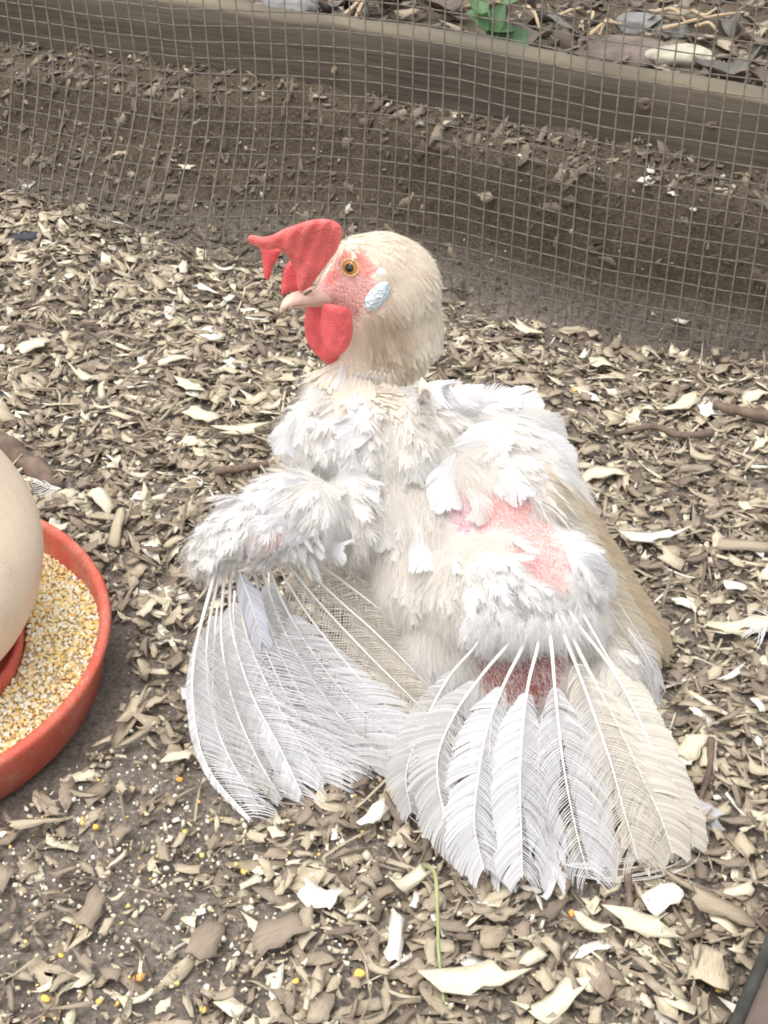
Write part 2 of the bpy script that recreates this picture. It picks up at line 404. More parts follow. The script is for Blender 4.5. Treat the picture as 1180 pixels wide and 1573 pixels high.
# small pieces joined by numpy -------------------------------------------------
def rotmats(yaw, pitch, roll):
    cy, sy, cp, sp, cr, sr = np.cos(yaw), np.sin(yaw), np.cos(pitch), np.sin(pitch), np.cos(roll), np.sin(roll)
    R = np.empty((len(yaw), 3, 3))
    R[:, 0, 0] = cy*cp; R[:, 0, 1] = cy*sp*sr-sy*cr; R[:, 0, 2] = cy*sp*cr+sy*sr
    R[:, 1, 0] = sy*cp; R[:, 1, 1] = sy*sp*sr+cy*cr; R[:, 1, 2] = sy*sp*cr-cy*sr
    R[:, 2, 0] = -sp; R[:, 2, 1] = cp*sr; R[:, 2, 2] = cp*cr
    return R
def scatter_mesh(name, templates, pos, R, scale, col, colvar=.0):
    """templates: list of (V, F, UV); one joined mesh"""
    n = len(pos); ti = nr.randint(0, len(templates), n)
    Vs, Fs, Cs, Us = [], {}, [], []; off = 0
    for k, (tv, tf, tu) in enumerate(templates):
        m = np.where(ti == k)[0]
        if not len(m): continue
        v = tv[None]*scale[m][:, None, :]
        v = np.einsum('nij,nkj->nki', R[m], v)+pos[m][:, None, :]
        Vs.append(v.reshape(-1, 3)); nv = len(tv)
        base = off+np.arange(len(m))*nv
        for f in (tf if isinstance(tf, list) else [tf]):
            Fs.setdefault(f.shape[1], []).append((f[None]+base[:, None, None]).reshape(-1, f.shape[1]))
        c = np.repeat(col[m][:, None, :], nv, 1)*(1+colvar*(nr.rand(len(m), nv, 1)-.5))
        Cs.append(c.reshape(-1, 3))
        if tu is not None: Us.append((tu[None]+nr.rand(len(m), 1, 2)*37).reshape(-1, 2))
        off += nv*len(m)
    return npmesh(name, np.concatenate(Vs), [np.concatenate(v) for v in Fs.values()], np.concatenate(Cs), np.concatenate(Us) if Us else None)
def grain_template(seed):
    r = np.random.RandomState(seed)
    v = np.array([(1, 0, 0), (-1, 0, 0), (0, 1, 0), (0, -1, 0), (0, 0, 1), (0, 0, -1), (.7, .7, .1), (-.7, -.6, .2)], float)
    v = v[:6]*(.5+.25*r.rand(6, 1))+r.normal(0, .08, (6, 3))
    f = np.array([(0, 2, 4), (2, 1, 4), (1, 3, 4), (3, 0, 4), (2, 0, 5), (1, 2, 5), (3, 1, 5), (0, 3, 5)])
    return v, f, v[:, :2]*.5
GT = [grain_template(s) for s in range(6)]

def feed_fill():
    # grain in the tray, heaped towards the collar
    def fz(r, a): return .0175+.006*np.exp(-((r-.084)/.012)**2)+.003*np.sin(a*3+1)+.002*np.sin(a*7)
    V, F = [], []; rs = np.linspace(.083, .1205, 8); S = 120
    for r in rs:
        for k in range(S):
            a = 2*math.pi*k/S; V.append((r*math.cos(a), r*math.sin(a), float(fz(r, a))))
    for i in range(7):
        for k in range(S): F.append((i*S+k, i*S+(k+1) % S, (i+1)*S+(k+1) % S, (i+1)*S+k))
    n = 15000
    r = .0835+(.1212-.0835)*nr.rand(n); a = nr.rand(n)*2*np.pi
    pos = np.stack([TC.x+r*np.cos(a), TC.y+r*np.sin(a), fz(r, a)+.0005+nr.rand(n)*.0012], 1)
    pal = np.array([(.78, .66, .40), (.82, .73, .50), (.82, .58, .20), (.84, .78, .62), (.76, .46, .12), (.62, .48, .30), (.86, .82, .74)])
    pi = nr.choice(7, n, p=[.28, .22, .22, .10, .06, .06, .06])
    s = (.0012+.0016*nr.rand(n)**2)[:, None]*(.7+.6*nr.rand(n, 3))
    me = scatter_mesh('cracked_grain', GT, pos, rotmats(nr.rand(n)*6.3, nr.rand(n)*6.3, nr.rand(n)*6.3), s, np.minimum(pal[pi]*1.12, .88), .1)
    o = link('cracked_grain', me, M['feed'], smoothit=False); tag(o, 'yellow and cream cracked grain filling the red tray', kind='stuff')
    b = pymesh('grain_bed', [(v[0]+TC.x, v[1]+TC.y, v[2]) for v in V], F)
    a_ = b.color_attributes.new('Col', 'FLOAT_COLOR', 'POINT'); a_.data.foreach_set('color', [.55, .42, .24, 1]*len(V))
    o2 = link('grain_bed', b, M['feed']); tag(o2, 'bed of cracked grain under the loose kernels in the tray', kind='stuff')
feed_fill()

# ------------------------------------------------------------------ THE HEN
# soft body shape: overlapping forms fused into one skin
BL = [  # px, py, Y, rx, ry(depth), rz (in px at about 3000 px per metre)
 (585, 415, .702, 58, 56, 58), (600, 440, .702, 74, 62, 76), (604, 492, .702, 74, 62, 78), (590, 550, .700, 66, 58, 60), (578, 600, .695, 56, 52, 40),
 (492, 452, .692, 17, 15, 13), (536, 432, .700, 42, 40, 42), (512, 440, .700, 26, 27, 27), (550, 400, .701, 38, 40, 38), (545, 470, .699, 34, 34, 26),
 (520, 618, .684, 44, 44, 60), (494, 672, .665, 52, 52, 54), (560, 670, .66, 80, 70, 70),
 (640, 690, .660, 96, 90, 80), (735, 690, .680, 100, 95, 82), (792, 730, .675, 70, 80, 84),
 (640, 800, .640, 100, 90, 130), (740, 800, .645, 150, 140, 160), (815, 830, .635, 78, 96, 96), (660, 880, .620, 85, 80, 90), (760, 900, .600, 110, 90, 100),
 (845, 885, .605, 66, 76, 76), (868, 945, .600, 56, 66, 66), (925, 1050, .588, 40, 50, 74), (540, 790, .625, 34, 44, 64), (328, 842, .596, 22, 26, 24), (800, 1040, .580, 84, 60, 60),
 (455, 770, .615, 62, 50, 40), (395, 800, .605, 50, 42, 38), (480, 792, .615, 44, 46, 44), (348, 828, .596, 28, 32, 28), (402, 824, .594, 44, 34, 26),
 (735, 960, .620, 140, 150, 110), (800, 790, .650, 70, 80, 80), (850, 800, .640, 50, 60, 80),
]
def fuse(name, blobs, voxel, it):
    bm = bmesh.new()
    for (px, py, Y, a, b, c) in blobs:
        p = P(px, py, Y); D = proj(p)[2]; k = D/FPX
        m = Matrix.Translation(p) @ Matrix.Rotation(-PITCH*.8, 4, 'X') @ Matrix.Diagonal((a*k, b*k, c*k, 1))
        bmesh.ops.create_icosphere(bm, subdivisions=3, radius=1, matrix=m)
    me = bpy.data.meshes.new(name); bm.to_mesh(me); bm.free()
    o = bpy.data.objects.new('tmp', me); C.objects.link(o)
    md = o.modifiers.new('r', 'REMESH'); md.mode = 'VOXEL'; md.voxel_size = voxel
    sm = o.modifiers.new('s', 'SMOOTH'); sm.iterations = it; sm.factor = .5
    dg = bpy.context.evaluated_depsgraph_get()
    out = bpy.data.meshes.new_from_object(o.evaluated_get(dg))
    bpy.data.objects.remove(o); out.name = name; return out
body_me = fuse('hen_body', BL, .0022, 26)
nV = len(body_me.vertices); bv = np.empty(nV*3); body_me.vertices.foreach_get('co', bv); bv = bv.reshape(-1, 3)
gz = H(bv[:, 0], bv[:, 1]); bv[:, 2] = np.maximum(bv[:, 2], gz-.004)
body_me.vertices.foreach_set('co', bv.ravel()); body_me.update()
tri = [tuple(p.vertices) for p in body_me.polygons]
BVH = BVHTree.FromPolygons([Vector(v) for v in bv], tri)
def surf(px, py):
    h = BVH.ray_cast(Vector((0, 0, CAM_H)), ray(px, py).normalized()); return (h[0], h[1]) if h[0] else (None, None)
hen = empty('hen', (.05, .62, 0))
tag(hen, 'white hen with floppy red comb crouching with both ragged wings drooped', 'hen')

# colours that belong to the bird: each spot is a ball in space round a point of its skin
WHITE = np.array((.83, .805, .775)); CREAM = np.array((.86, .785, .67)); PINK = np.array((.78, .33, .30)); FACE = np.array((.70, .36, .32))
SP = []
def spot(px, py, r, c, w=1.0):
    h, n = surf(px, py)
    if h: SP.append((np.array(h), r, np.array(c), w))
cream_c = np.array(P(598, 470, .70))
for q in ((745, 785, .013), (770, 780, .012), (790, 795, .013), (815, 825, .014), (825, 850, .012), (838, 872, .010), (715, 790, .010)): spot(q[0], q[1], q[2], (.74, .33, .29), 1)
for q in ((700, 775, .010), (722, 770, .010), (760, 800, .012), (800, 800, .012), (850, 860, .010), (848, 895, .008), (805, 850, .010)): spot(q[0], q[1], q[2], (.76, .38, .34), .9)
spot(708, 800, .010, (.52, .40, .52), .6)
spot(410, 835, .011, (.76, .34, .28), 1); spot(432, 832, .008, (.76, .34, .28), .9); spot(395, 842, .008, (.76, .38, .32), .8)
for q in ((415, 838, .010), (430, 825, .008), (400, 830, .009)): spot(*q, (.74, .32, .26), 1)
spot(880, 945, .012, (.74, .34, .28), 1); spot(885, 970, .010, (.70, .32, .26), 1)
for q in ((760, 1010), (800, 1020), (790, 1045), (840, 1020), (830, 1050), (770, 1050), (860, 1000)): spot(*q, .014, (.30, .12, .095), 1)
for q in ((520, 430), (540, 430), (545, 450), (520, 455), (500, 440), (560, 440), (565, 460), (540, 468)): spot(*q, .0085, (.72, .40, .36), 1)
for q in ((530, 398), (520, 402), (560, 402), (568, 412), (508, 425), (552, 392)): spot(*q, .0045, (.74, .22, .17), .9)
def base_col(p):
    p = np.atleast_2d(p); n = len(p)
    d = np.linalg.norm((p-cream_c)*np.array([1, .8, .62]), axis=1)
    k = 1-smooth(.034, .043, d)
    k = np.maximum(k, 0)
    c = WHITE[None]*(1-k[:, None])+CREAM[None]*k[:, None]
    c = c*(1+.07*(nz(p[:, 0]*1.0+p[:, 2], p[:, 1]-p[:, 2], 45, 3)-.5))[:, None]
    # warm cream stain along the lower right side and belly
    w_ = .30*smooth(.45, .75, nz(p[:, 0]+p[:, 1], p[:, 2]*1.3, 24, 11))*(1-k)
    c = c*(1-w_[:, None])+np.array((.79, .735, .62))[None]*w_[:, None]
    f = .62*(1-smooth(.004, .019, np.linalg.norm((p-TANP)*np.array([1, 1, .62]), axis=1)))*(.6+.8*nz(p[:, 0]*3, p[:, 2], 160, 12))
    f = np.clip(f, 0, .75); c = c*(1-f[:, None])+np.array((.50, .38, .25))[None]*f[:, None]
    return c
TANP = np.array(surf(592, 522)[0])
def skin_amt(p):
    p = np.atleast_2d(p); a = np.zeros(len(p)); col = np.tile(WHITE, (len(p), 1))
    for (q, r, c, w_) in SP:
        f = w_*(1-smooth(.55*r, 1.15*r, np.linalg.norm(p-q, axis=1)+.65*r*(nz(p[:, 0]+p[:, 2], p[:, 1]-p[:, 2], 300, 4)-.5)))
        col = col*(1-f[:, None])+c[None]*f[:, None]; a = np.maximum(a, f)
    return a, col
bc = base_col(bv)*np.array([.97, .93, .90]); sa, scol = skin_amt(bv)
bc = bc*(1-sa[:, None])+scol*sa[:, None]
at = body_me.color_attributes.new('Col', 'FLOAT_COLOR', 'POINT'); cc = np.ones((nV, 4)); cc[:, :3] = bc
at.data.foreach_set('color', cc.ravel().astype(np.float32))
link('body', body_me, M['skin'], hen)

# --- one loose-barbed contour feather, lying along +X, curving down at the tip
def contour_template(seed, nb=15, solid=False, curl=.25):
    r = np.random.RandomState(seed); V, F = [], []
    def strip(pts, w0, w1, side):
        b = len(V); n = len(pts)
        for i, p in enumerate(pts):
            d = pts[min(i+1, n-1)]-pts[max(i-1, 0)]; d = d/(np.linalg.norm(d)+1e-9)
            s = np.array([-d[1], d[0], 0]); ww = w0+(w1-w0)*i/(n-1)
            V.append(p+s*ww/2); V.append(p-s*ww/2)
        for i in range(n-1): F.append((b+2*i, b+2*i+1, b+2*i+3, b+2*i+2))
    zc = lambda x, y: .07*math.sin(min(x, 1)*2.2)-curl*x*x*.35-.35*y*y
    strip([np.array([x, 0, zc(x, 0)+.006]) for x in np.linspace(0, .93, 5)], .022, .008, 0)
    for sgn in (1, -1):
        cl = 0
        for i in range(nb):
            t = .06+.9*i/(nb-1)
            if r.rand() < .22: cl = r.uniform(-.25, .25)
            wmax = (.30 if not solid else .21)*math.sin(math.pi*min(1, (t*.9+.12)))**.6
            L = wmax*r.uniform(.6, 1.35)*1.4; ang = (0.95-.45*t)+cl+r.uniform(-.08, .08)
            pts = []; x, y = t*.93, 0
            for s in range(3):
                u = s/2; a = ang-u*.35
                if s: x += L/2*math.cos(a); y += L/2*math.sin(a)*sgn
                pts.append(np.array([x, y, zc(x, y)+(r.uniform(-.01, .02))*u]))
            wb = .93/nb*(1.25 if solid else 1.0)*(.9 if solid else r.uniform(.35, .95))
            strip(pts, wb, wb*(.7 if solid else .22), sgn)
    return np.array(V), np.array(F), None
CT = [contour_template(s, 21) for s in range(9)]
HT = [contour_template(40+s, 11, True, .08) for s in range(5)]

# sample points all over the body
me = body_me; me.calc_loop_triangles(); nt_ = len(me.loop_triangles)
tv = np.empty(nt_*3, dtype=np.int32); me.loop_triangles.foreach_get('vertices', tv); tv = tv.reshape(-1, 3)
A_, B_, C_ = bv[tv[:, 0]], bv[tv[:, 1]], bv[tv[:, 2]]
cr = np.cross(B_-A_, C_-A_); area = np.linalg.norm(cr, axis=1)/2; tn = cr/(2*area[:, None]+1e-12)
# orient outward using vertex normals
vn = np.empty(nV*3); me.vertices.foreach_get('normal', vn); vn = vn.reshape(-1, 3)
def sample(n):
    k = nr.choice(nt_, n, p=area/area.sum()); u, v = nr.rand(n), nr.rand(n); f = u+v > 1; u[f] = 1-u[f]; v[f] = 1-v[f]
    p = A_[k]*(1-u-v)[:, None]+B_[k]*u[:, None]+C_[k]*v[:, None]
    N = vn[tv[k, 0]]*(1-u-v)[:, None]+vn[tv[k, 1]]*u[:, None]+vn[tv[k, 2]]*v[:, None]
    return p, N/(np.linalg.norm(N, axis=1)[:, None]+1e-9)
face_c = np.array(surf(522, 432)[0])
wing_l = np.array(P(410, 820, .60)); head_c = np.array(P(575, 420, .70))
def flow(p):
    """direction feathers point, before laying on the surface"""
    d = np.zeros_like(p); d[:] = (.30, -.18, -.92)
    up = .75*smooth(.06, .15, p[:, 2])*smooth(.0, .06, p[:, 0])
    d = d*(1-up[:, None])+np.array((.92, .0, -.35))[None]*up[:, None]
    k = 1-smooth(.040, .055, np.linalg.norm((p-cream_c)*np.array([1, .8, .62]), axis=1))
    q = p-np.array(P(520, 430, .70)); q = q/(np.linalg.norm(q, axis=1)[:, None]+1e-9); q = q*.55+np.array((.05, -.05, -.8))
    d = d*(1-k[:, None])+q*k[:, None]
    lw = 1-smooth(.03, .05, np.linalg.norm(p-wing_l, axis=1)); q = p-np.array(P(500, 740, .62)); q = q/(np.linalg.norm(q, axis=1)[:, None]+1e-9)
    d = d*(1-lw[:, None])+(q+np.array((0, -.2, -.45)))*lw[:, None]
    return d
def lay(p, N, lift, jit):
    n = len(p); d = flow(p)+nr.normal(0, jit, (n, 3)); d = d-N*np.sum(d*N, 1)[:, None]
    d /= np.linalg.norm(d, axis=1)[:, None]+1e-9
    x = d*np.cos(lift)[:, None]+N*np.sin(lift)[:, None]; y = np.cross(N, x); y /= np.linalg.norm(y, axis=1)[:, None]+1e-9
    z = np.cross(x, y); return np.stack([x, y, z], 2)
def iscream(p): return 1-smooth(.034, .042, np.linalg.norm((p-cream_c)*np.array([1, .8, .62]), axis=1))
# body coverts
p, N = sample(7800)
a, _ = skin_amt(p); cr_ = iscream(p)
keep = (a < nr.rand(len(p))*.35+.05) & (cr_ < .5) & (p[:, 2] > .004) & (np.linalg.norm(p-face_c, axis=1) > .02)
p, N = p[keep], N[keep]; n = len(p)
R = lay(p, N, nr.uniform(.0, .13, n), .20)
sz = nr.uniform(.009, .021, n)[:, None]*np.array([[1, 1.0, 1]])
a2, _ = skin_amt(p+R[:, :, 0]*sz[:, :1]*.75); a3, _ = skin_amt(p+R[:, :, 0]*sz[:, :1]*.4)
k = (np.maximum(a2, a3) < .35) | (nr.rand(n) < .16); p, N, R, sz = p[k], N[k], R[k], sz[k]; n = len(p)
col = base_col(p)*(1+.10*(nr.rand(n, 1)-.5))
me_f = scatter_mesh('body_feathers', CT, p, R, sz, col, .04)
tag(link('body_feathers', me_f, M['feather'], hen), kind='stuff')
# neck hackles: narrow, sleek, overlapping
p, N = sample(70000); cr_ = iscream(p); a, _ = skin_amt(p)
keep = (cr_ >= .4) & (a < .12) & (np.linalg.norm(p-face_c, axis=1) > .0135)
p, N = p[keep][:4600], N[keep][:4600]; n = len(p)
R = lay(p, N, nr.uniform(.0, .05, n), .05)
dh = np.linalg.norm(p-head_c, axis=1); szl = .005+.011*smooth(.012, .05, dh)
sz = (szl*nr.uniform(.8, 1.2, n))[:, None]*np.array([[1, .55, .4]])
col = base_col(p)
col = col*(1+.07*(nr.rand(n, 1)-.5))
tag(link('neck_feathers', scatter_mesh('neck_feathers', HT, p, R, sz, col, .03), M['feather'], hen), kind='stuff')

# down and hair-fine filaments
def strands(name, pts, dirs, length, rad, col, parent, mat):
    n = len(pts); K = 5
    cu = bpy.data.hair_curves.new(name); cu.add_curves([K]*n)
    P_ = np.empty((n, K, 3)); g = np.array((0, 0, -1.0)); w1 = nr.normal(0, .35, (n, 3))
    for k in range(K):
        t = k/(K-1); P_[:, k] = pts+(dirs*t+(w1*.5+g*.25)*t*t)*length[:, None]
    cu.points.foreach_set('position', P_.ravel().astype(np.float32))
    ra = np.tile(np.linspace(1, .25, K)*rad, n).astype(np.float32); cu.points.foreach_set('radius', ra)
    c = cu.attributes.new('Col', 'FLOAT_COLOR', 'CURVE'); cc = np.ones((n, 4), dtype=np.float32); cc[:, :3] = col
    c.data.foreach_set('color', cc.ravel())
    cu.materials.append(mat); o = bpy.data.objects.new(name, cu); C.objects.link(o)
    L = Vector(parent.location); q = parent.parent
    while q: L += Vector(q.location); q = q.parent
    o.parent = parent; o.location = -L; return o
p, N = sample(270000); a, _ = skin_amt(p); cr_ = iscream(p)
keep = (a < .5+.5*nr.rand(len(p))*.3) & (cr_ < .3) & (np.linalg.norm(p-face_c, axis=1) > .018)
p, N = p[keep], N[keep]; n = len(p)
R = lay(p, N, nr.uniform(.05, .42, n), .26)
tag(strands('down', p+N*.001, R[:, :, 0], nr.uniform(.005, .0145, n), .000065, np.minimum(base_col(p)*1.06, .88), hen, M['feather']), kind='stuff')
p, N = sample(90000); cr_ = iscream(p); a, _ = skin_amt(p)
keep = (cr_ > .3) & (a < .2) & (np.linalg.norm(p-face_c, axis=1) > .013); p, N = p[keep], N[keep]; n = len(p)
R = lay(p, N, nr.uniform(.0, .10, n), .06)
tag(strands('neck_filaments', p+N*.0012, R[:, :, 0], nr.uniform(.003, .008, n), .00007, base_col(p)*(1+.1*(nr.rand(n, 1)-.5)), hen, M['feather']), kind='stuff')
# sparse white pins over the bare red patches, bristles on the face
p, N = sample(60000); a, _ = skin_amt(p); isf = np.linalg.norm(p-face_c, axis=1) < .024
k = (a > .4) & (nr.rand(len(p)) < np.where(isf, .35, .8-.6*smooth(-.57, -.54, -p[:, 1])*(p[:, 2] < .07))); p, N, isf = p[k], N[k], isf[k]; n = len(p)
R = lay(p, N, nr.uniform(.15, .6, n), .5)
ln = np.where(isf, nr.uniform(.0008, .002, n), nr.uniform(.003, .007, n))
tag(strands('pin_feathers', p, R[:, :, 0], ln, .00011, np.tile((.88, .80, .78), (n, 1)), hen, M['feather']), kind='stuff')

# --- flight feathers ---------------------------------------------------------
def flight(path, wl, wr, parent, colr, ragl=.2, ragr=.8, t0=.2, shaft_r=.0011, ang=1.05, view=Vector((0, -.75, .66)), droop=.0, seed=0, sp=.0012, name='flight_feather', fine=False):
    r = random.Random(seed*13+5); n = 60; pts = catmull(path, n)
    Ls = [0]
    for i in range(1, n): Ls.append(Ls[-1]+(pts[i]-pts[i-1]).length)
    L = Ls[-1]; V, F, cols, MI = [], [], [], []
    tube(V, F, pts, lambda t: shaft_r*.95*(1-.9*t)**1.5+.00014, 6)
    cs = (.7, .7, .65)
    for _ in V: cols.append(cs)
    MI += [1]*len(F)
    for side, wd, rag in ((-1, wl, ragl), (1, wr, ragr)):
        s = t0*L; clump = 0.0; gap = 1.0; left = 0
        while s < L*.985:
            t = s/L; f = s/L*(n-1); i = min(int(f), n-2); q = pts[i].lerp(pts[i+1], f-i)
            i0 = min(i+1, n-1); T = (pts[min(i+2, n-1)]-pts[max(i-1, 0)]).normalized()
            Nn = (view-T*view.dot(T)).normalized(); S = T.cross(Nn)*side
            if left <= 0:
                left = r.randint(3, 12) if rag < .5 else r.randint(1, 4)
                clump = r.gauss(0, .03+.035*rag); gap = r.uniform(.9, 1.06)*(1-.10*rag*r.random())
            left -= 1
            prof = (max(0, 1-(2*t-.84)**2)**.6 if fine else math.sin(math.pi*min(.5, (t-t0+.04)/(.24)*.5))*(1-max(0, (t-.80)/.22)**2*.62))
            bl = wd*max(prof, .12)*gap*r.uniform(1-.12*rag-.02, 1+.06*rag)*(1.3 if rag < .5 else 1.45)
            a0 = ang*(1-(.08 if fine else .30)*t*t)+clump; K = 4 if fine else 5; w0 = sp*((1.05 if fine else 1.08) if rag < .5 else .62)*(r.uniform(.95, 1.1) if fine else r.choice((1.1, 1.0, .95, .62)) if rag < .5 else r.uniform(.7, 1.12))
            b = len(V); p = q.copy(); kc = r.uniform(.93, 1.04) if fine else r.uniform(.80, 1.08)
            for k in range(K):
                u = k/(K-1); a = a0-.50*u*(1+.5*rag)
                D = (T*math.cos(a)+S*math.sin(a)-Nn*(.05+.16*u)+Vector((0, 0, -1))*droop*u).normalized()
                if k: p = p+D*(bl/(K-1))
                ww = w0*(1-(.25+.6*rag)*u**1.6)*(.6 if k == 0 else 1)
                side_v = D.cross(Nn).normalized()*ww/2
                off = Nn*(.00015*math.sin(s*9000))
                V.append(p+side_v+off); V.append(p-side_v+off)
                c = [v*kc for v in colr]; cols += [c, c]
            for k in range(K-1): F.append((b+2*k, b+2*k+1, b+2*k+3, b+2*k+2)); MI.append(0)
            s += sp*(1.0 if rag < .5 else r.uniform(1.15, 1.6))
    V = np.array([tuple(v) for v in V])
    z = H(V[:, 0], V[:, 1])+.0055; V[:, 2] = np.maximum(V[:, 2], z+.0006*nr.rand(len(V)))
    q3 = np.array([f for f in F if len(f) == 3]); q4 = np.array([f for f in F if len(f) == 4])
    m4 = [m for f, m in zip(F, MI) if len(f) == 4]; m3 = [m for f, m in zip(F, MI) if len(f) == 3]
    me = npmesh(name, V, [q4, q3], np.clip(np.array(cols), 0, .9), None, m4+m3)
    return link(name, me, [M['feather'], M['shaft']], parent)
def fpath(px, Y0, ztip=.004, lift=0.0, mid=.0):
    """control pixels to points: depth runs evenly from the wing to the tip lying on the ground"""
    d = [0]
    for i in range(1, len(px)): d.append(d[-1]+math.hypot(px[i][0]-px[i-1][0], px[i][1]-px[i-1][1]))
    tip = G(*px[-1], ztip+.006); out = []
    for (q, s) in zip(px, d):
        t = s/d[-1]; Y = Y0*(1-t)+tip.y*t-mid*math.sin(math.pi*t)
        out.append(P(*q, Y))
    d0 = (out[0]-out[1]).normalized()
    if Y0 < .63: out.insert(0, out[0]+d0*(.010 if Y0 > .58 else .004)+(Vector((0, .016, -.002)) if Y0 > .58 else Vector((0, .034, -.016))))       # the quill is rooted inside the wing
    return out
W = (.71, .70, .70); CR = (.74, .69, .60); GW = (.60, .585, .57); TN = (.62, .51, .36)

def covert_patch(name, c, rad, n, size, parent, d0, colr=None, seed=1):
    """short fluffed feathers where the quills leave the wing"""
    p, N = sample(40000); k = np.linalg.norm(p-np.array(c), axis=1) < rad
    a, _ = skin_amt(p); k &= a < .3
    p, N = p[k][:n], N[k][:n]; m = len(p)
    R = lay(p, N, nr.uniform(.05, .4, m), .28); sz = nr.uniform(*size, m)[:, None]*np.ones((1, 3))
    col = np.tile(colr or (.78, .765, .745), (m, 1))*(1+.1*(nr.rand(m, 1)-.5))
    o = link(name, scatter_mesh(name, CT, p+N*.002, R, sz, col, .04), M['feather'], parent)
    return o
wing1 = covert_patch('wing', P(400, 840, .588), .030, 150, (.010, .018), hen, None)
wing1['label'] = "wing fanned beside the feed tray, bare quills on its outer edge"
wing2 = covert_patch('wing', P(820, 930, .575), .034, 170, (.011, .019), hen, None)
wing2['label'] = "wing fanned widest, with bright white quills over bare red skin"
def onwing(o, wing):
    return o
LF = [
 ([(500, 838), (570, 880), (640, 925), (690, 960), (735, 990)], .620, CR, .014, .018, .8, .9, 0.18, .0008),
 ([(485, 842), (555, 890), (625, 940), (675, 985), (722, 1035)], .617, CR, .014, .020, .8, .9, 0.18, .0009),
 ([(470, 848), (530, 895), (600, 950), (655, 1005), (708, 1065)], .614, CR, .014, .022, .7, .95, 0.20, .0010),
 ([(452, 852), (510, 912), (580, 975), (640, 1035), (698, 1098)], .611, CR, .014, .024, .7, .95, 0.20, .0010),
 ([(438, 858), (490, 925), (560, 1000), (622, 1062), (682, 1122)], .608, CR, .014, .026, .7, .95, 0.22, .0010),
 ([(425, 862), (470, 940), (535, 1022), (598, 1088), (662, 1142)], .606, CR, .014, .024, .6, .8, 0.28, .0009),
 ([(412, 868), (450, 955), (512, 1045), (578, 1115), (640, 1160)], .603, W, .015, .020, .3, .45, 0.38, .0010),
 ([(402, 872), (436, 968), (492, 1062), (552, 1132), (612, 1178)], .600, W, .013, .020, .25, .55, 0.40, .0010),
 ([(390, 878), (415, 965), (455, 1055), (505, 1130), (560, 1180)], .597, GW, .012, .019, .5, .8, 0.28, .0009),
 ([(378, 882), (398, 970), (440, 1070), (485, 1140), (528, 1188)], .595, W, .011, .020, .3, .8, 0.34, .0009),
 ([(364, 886), (380, 980), (422, 1075), (465, 1150), (500, 1205)], .593, W, .010, .022, .3, .7, 0.34, .0011),
 ([(354, 888), (356, 965), (386, 1065), (428, 1145), (466, 1225)], .591, W, .010, .020, .3, .85, 0.38, .0011),
 ([(344, 890), (340, 980), (356, 1070), (388, 1150), (432, 1228)], .588, GW, .009, .018, .3, .85, 0.38, .0010),
 ([(334, 892), (318, 985), (322, 1075), (348, 1155), (398, 1240)], .585, GW, .008, .017, .3, .8, 0.36, .0010),
 ([(326, 895), (300, 1000), (297, 1090), (320, 1180), (388, 1262)], .582, W, .0035, .017, .1, .5, 0.36, .0012),
]
for i, (px, Y0, c, wl, wr, rl, rr, t0, sr) in enumerate(LF):
    flight(fpath(px, Y0, .003+.0006*(len(LF)-i), mid=-.004), wr*1.0, wl, wing1, c, rr, rl, t0, sr, seed=i, ang=1.32, droop=.8 if c is CR else 0, sp=.00100)
RF = [
 ([(735, 985), (690, 1040), (645, 1125), (624, 1190), (632, 1250)], .566, GW, .009, .013, .35, .8, 0.38, .0009),
 ([(790, 975), (742, 1035), (699, 1097), (672, 1168), (684, 1250), (727, 1325)], .563, GW, .013, .013, .15, .85, 0.37, .0011),
 ([(808, 980), (775, 1050), (748, 1122), (734, 1200), (729, 1270), (745, 1340)], .561, W, .0135, .015, .15, .9, 0.35, .0011),
 ([(828, 980), (812, 1050), (803, 1120), (799, 1200), (801, 1280), (803, 1352)], .559, W, .0135, .015, .15, .9, 0.37, .0011),
 ([(845, 975), (852, 1050), (858, 1110), (868, 1190), (885, 1275), (905, 1350)], .557, W, .0125, .020, .8, .9, 0.35, .00115),
 ([(862, 965), (888, 1030), (912, 1095), (938, 1170), (960, 1250), (982, 1325)], .560, CR, .017, .016, .85, .6, 0.31, .0011),
 ([(872, 965), (915, 1050), (950, 1115), (985, 1190), (1015, 1255), (1035, 1315)], .563, CR, .018, .013, .85, .3, 0.35, .0012),
 ([(885, 955), (935, 1020), (975, 1090), (1010, 1170), (1045, 1245), (1066, 1305)], .566, CR, .017, .011, .8, .15, 0.35, .0010),
 ([(905, 960), (945, 1030), (985, 1105), (1020, 1190), (1062, 1238), (1105, 1256)], .569, W, .010, .006, .5, .4, 0.42, .0008),
]
for i, (px, Y0, c, wl, wr, rl, rr, t0, sr) in enumerate(RF):
    flight(fpath(px, Y0, .003+.0008*(len(RF)-i), mid=.004), wr, wl, wing2, c, rr, rl, t0, sr, seed=50+i, ang=1.40, sp=.00100)
# white under-layer vanes seen between the quills
for i, (px, c) in enumerate([([(760, 1060), (752, 1180), (775, 1350)], W), ([(835, 1060), (828, 1200), (852, 1356)], W), ([(880, 1060), (905, 1180), (930, 1335)], W), ([(700, 1090), (675, 1200), (705, 1300)], GW), ([(930, 1080), (965, 1190), (1005, 1325)], CR), ([(960, 1050), (1010, 1180), (1040, 1300)], CR)]):
    flight(fpath(px, .578, .002), .015, .015, wing2, c, .25, .25, .12, .0006, seed=80+i, ang=1.0, sp=.0010)
for i, (px, c) in enumerate([([(420, 930), (470, 1060), (540, 1165)], W), ([(360, 960), (375, 1080), (440, 1200)], W), ([(560, 960), (600, 1030), (655, 1120)], CR), ([(330, 980), (330, 1100), (372, 1215)], GW)]):
    flight(fpath(px, .612, .002), .016, .016, wing1, c, .25, .25, .12, .0006, seed=95+i, ang=1.0, sp=.0010)
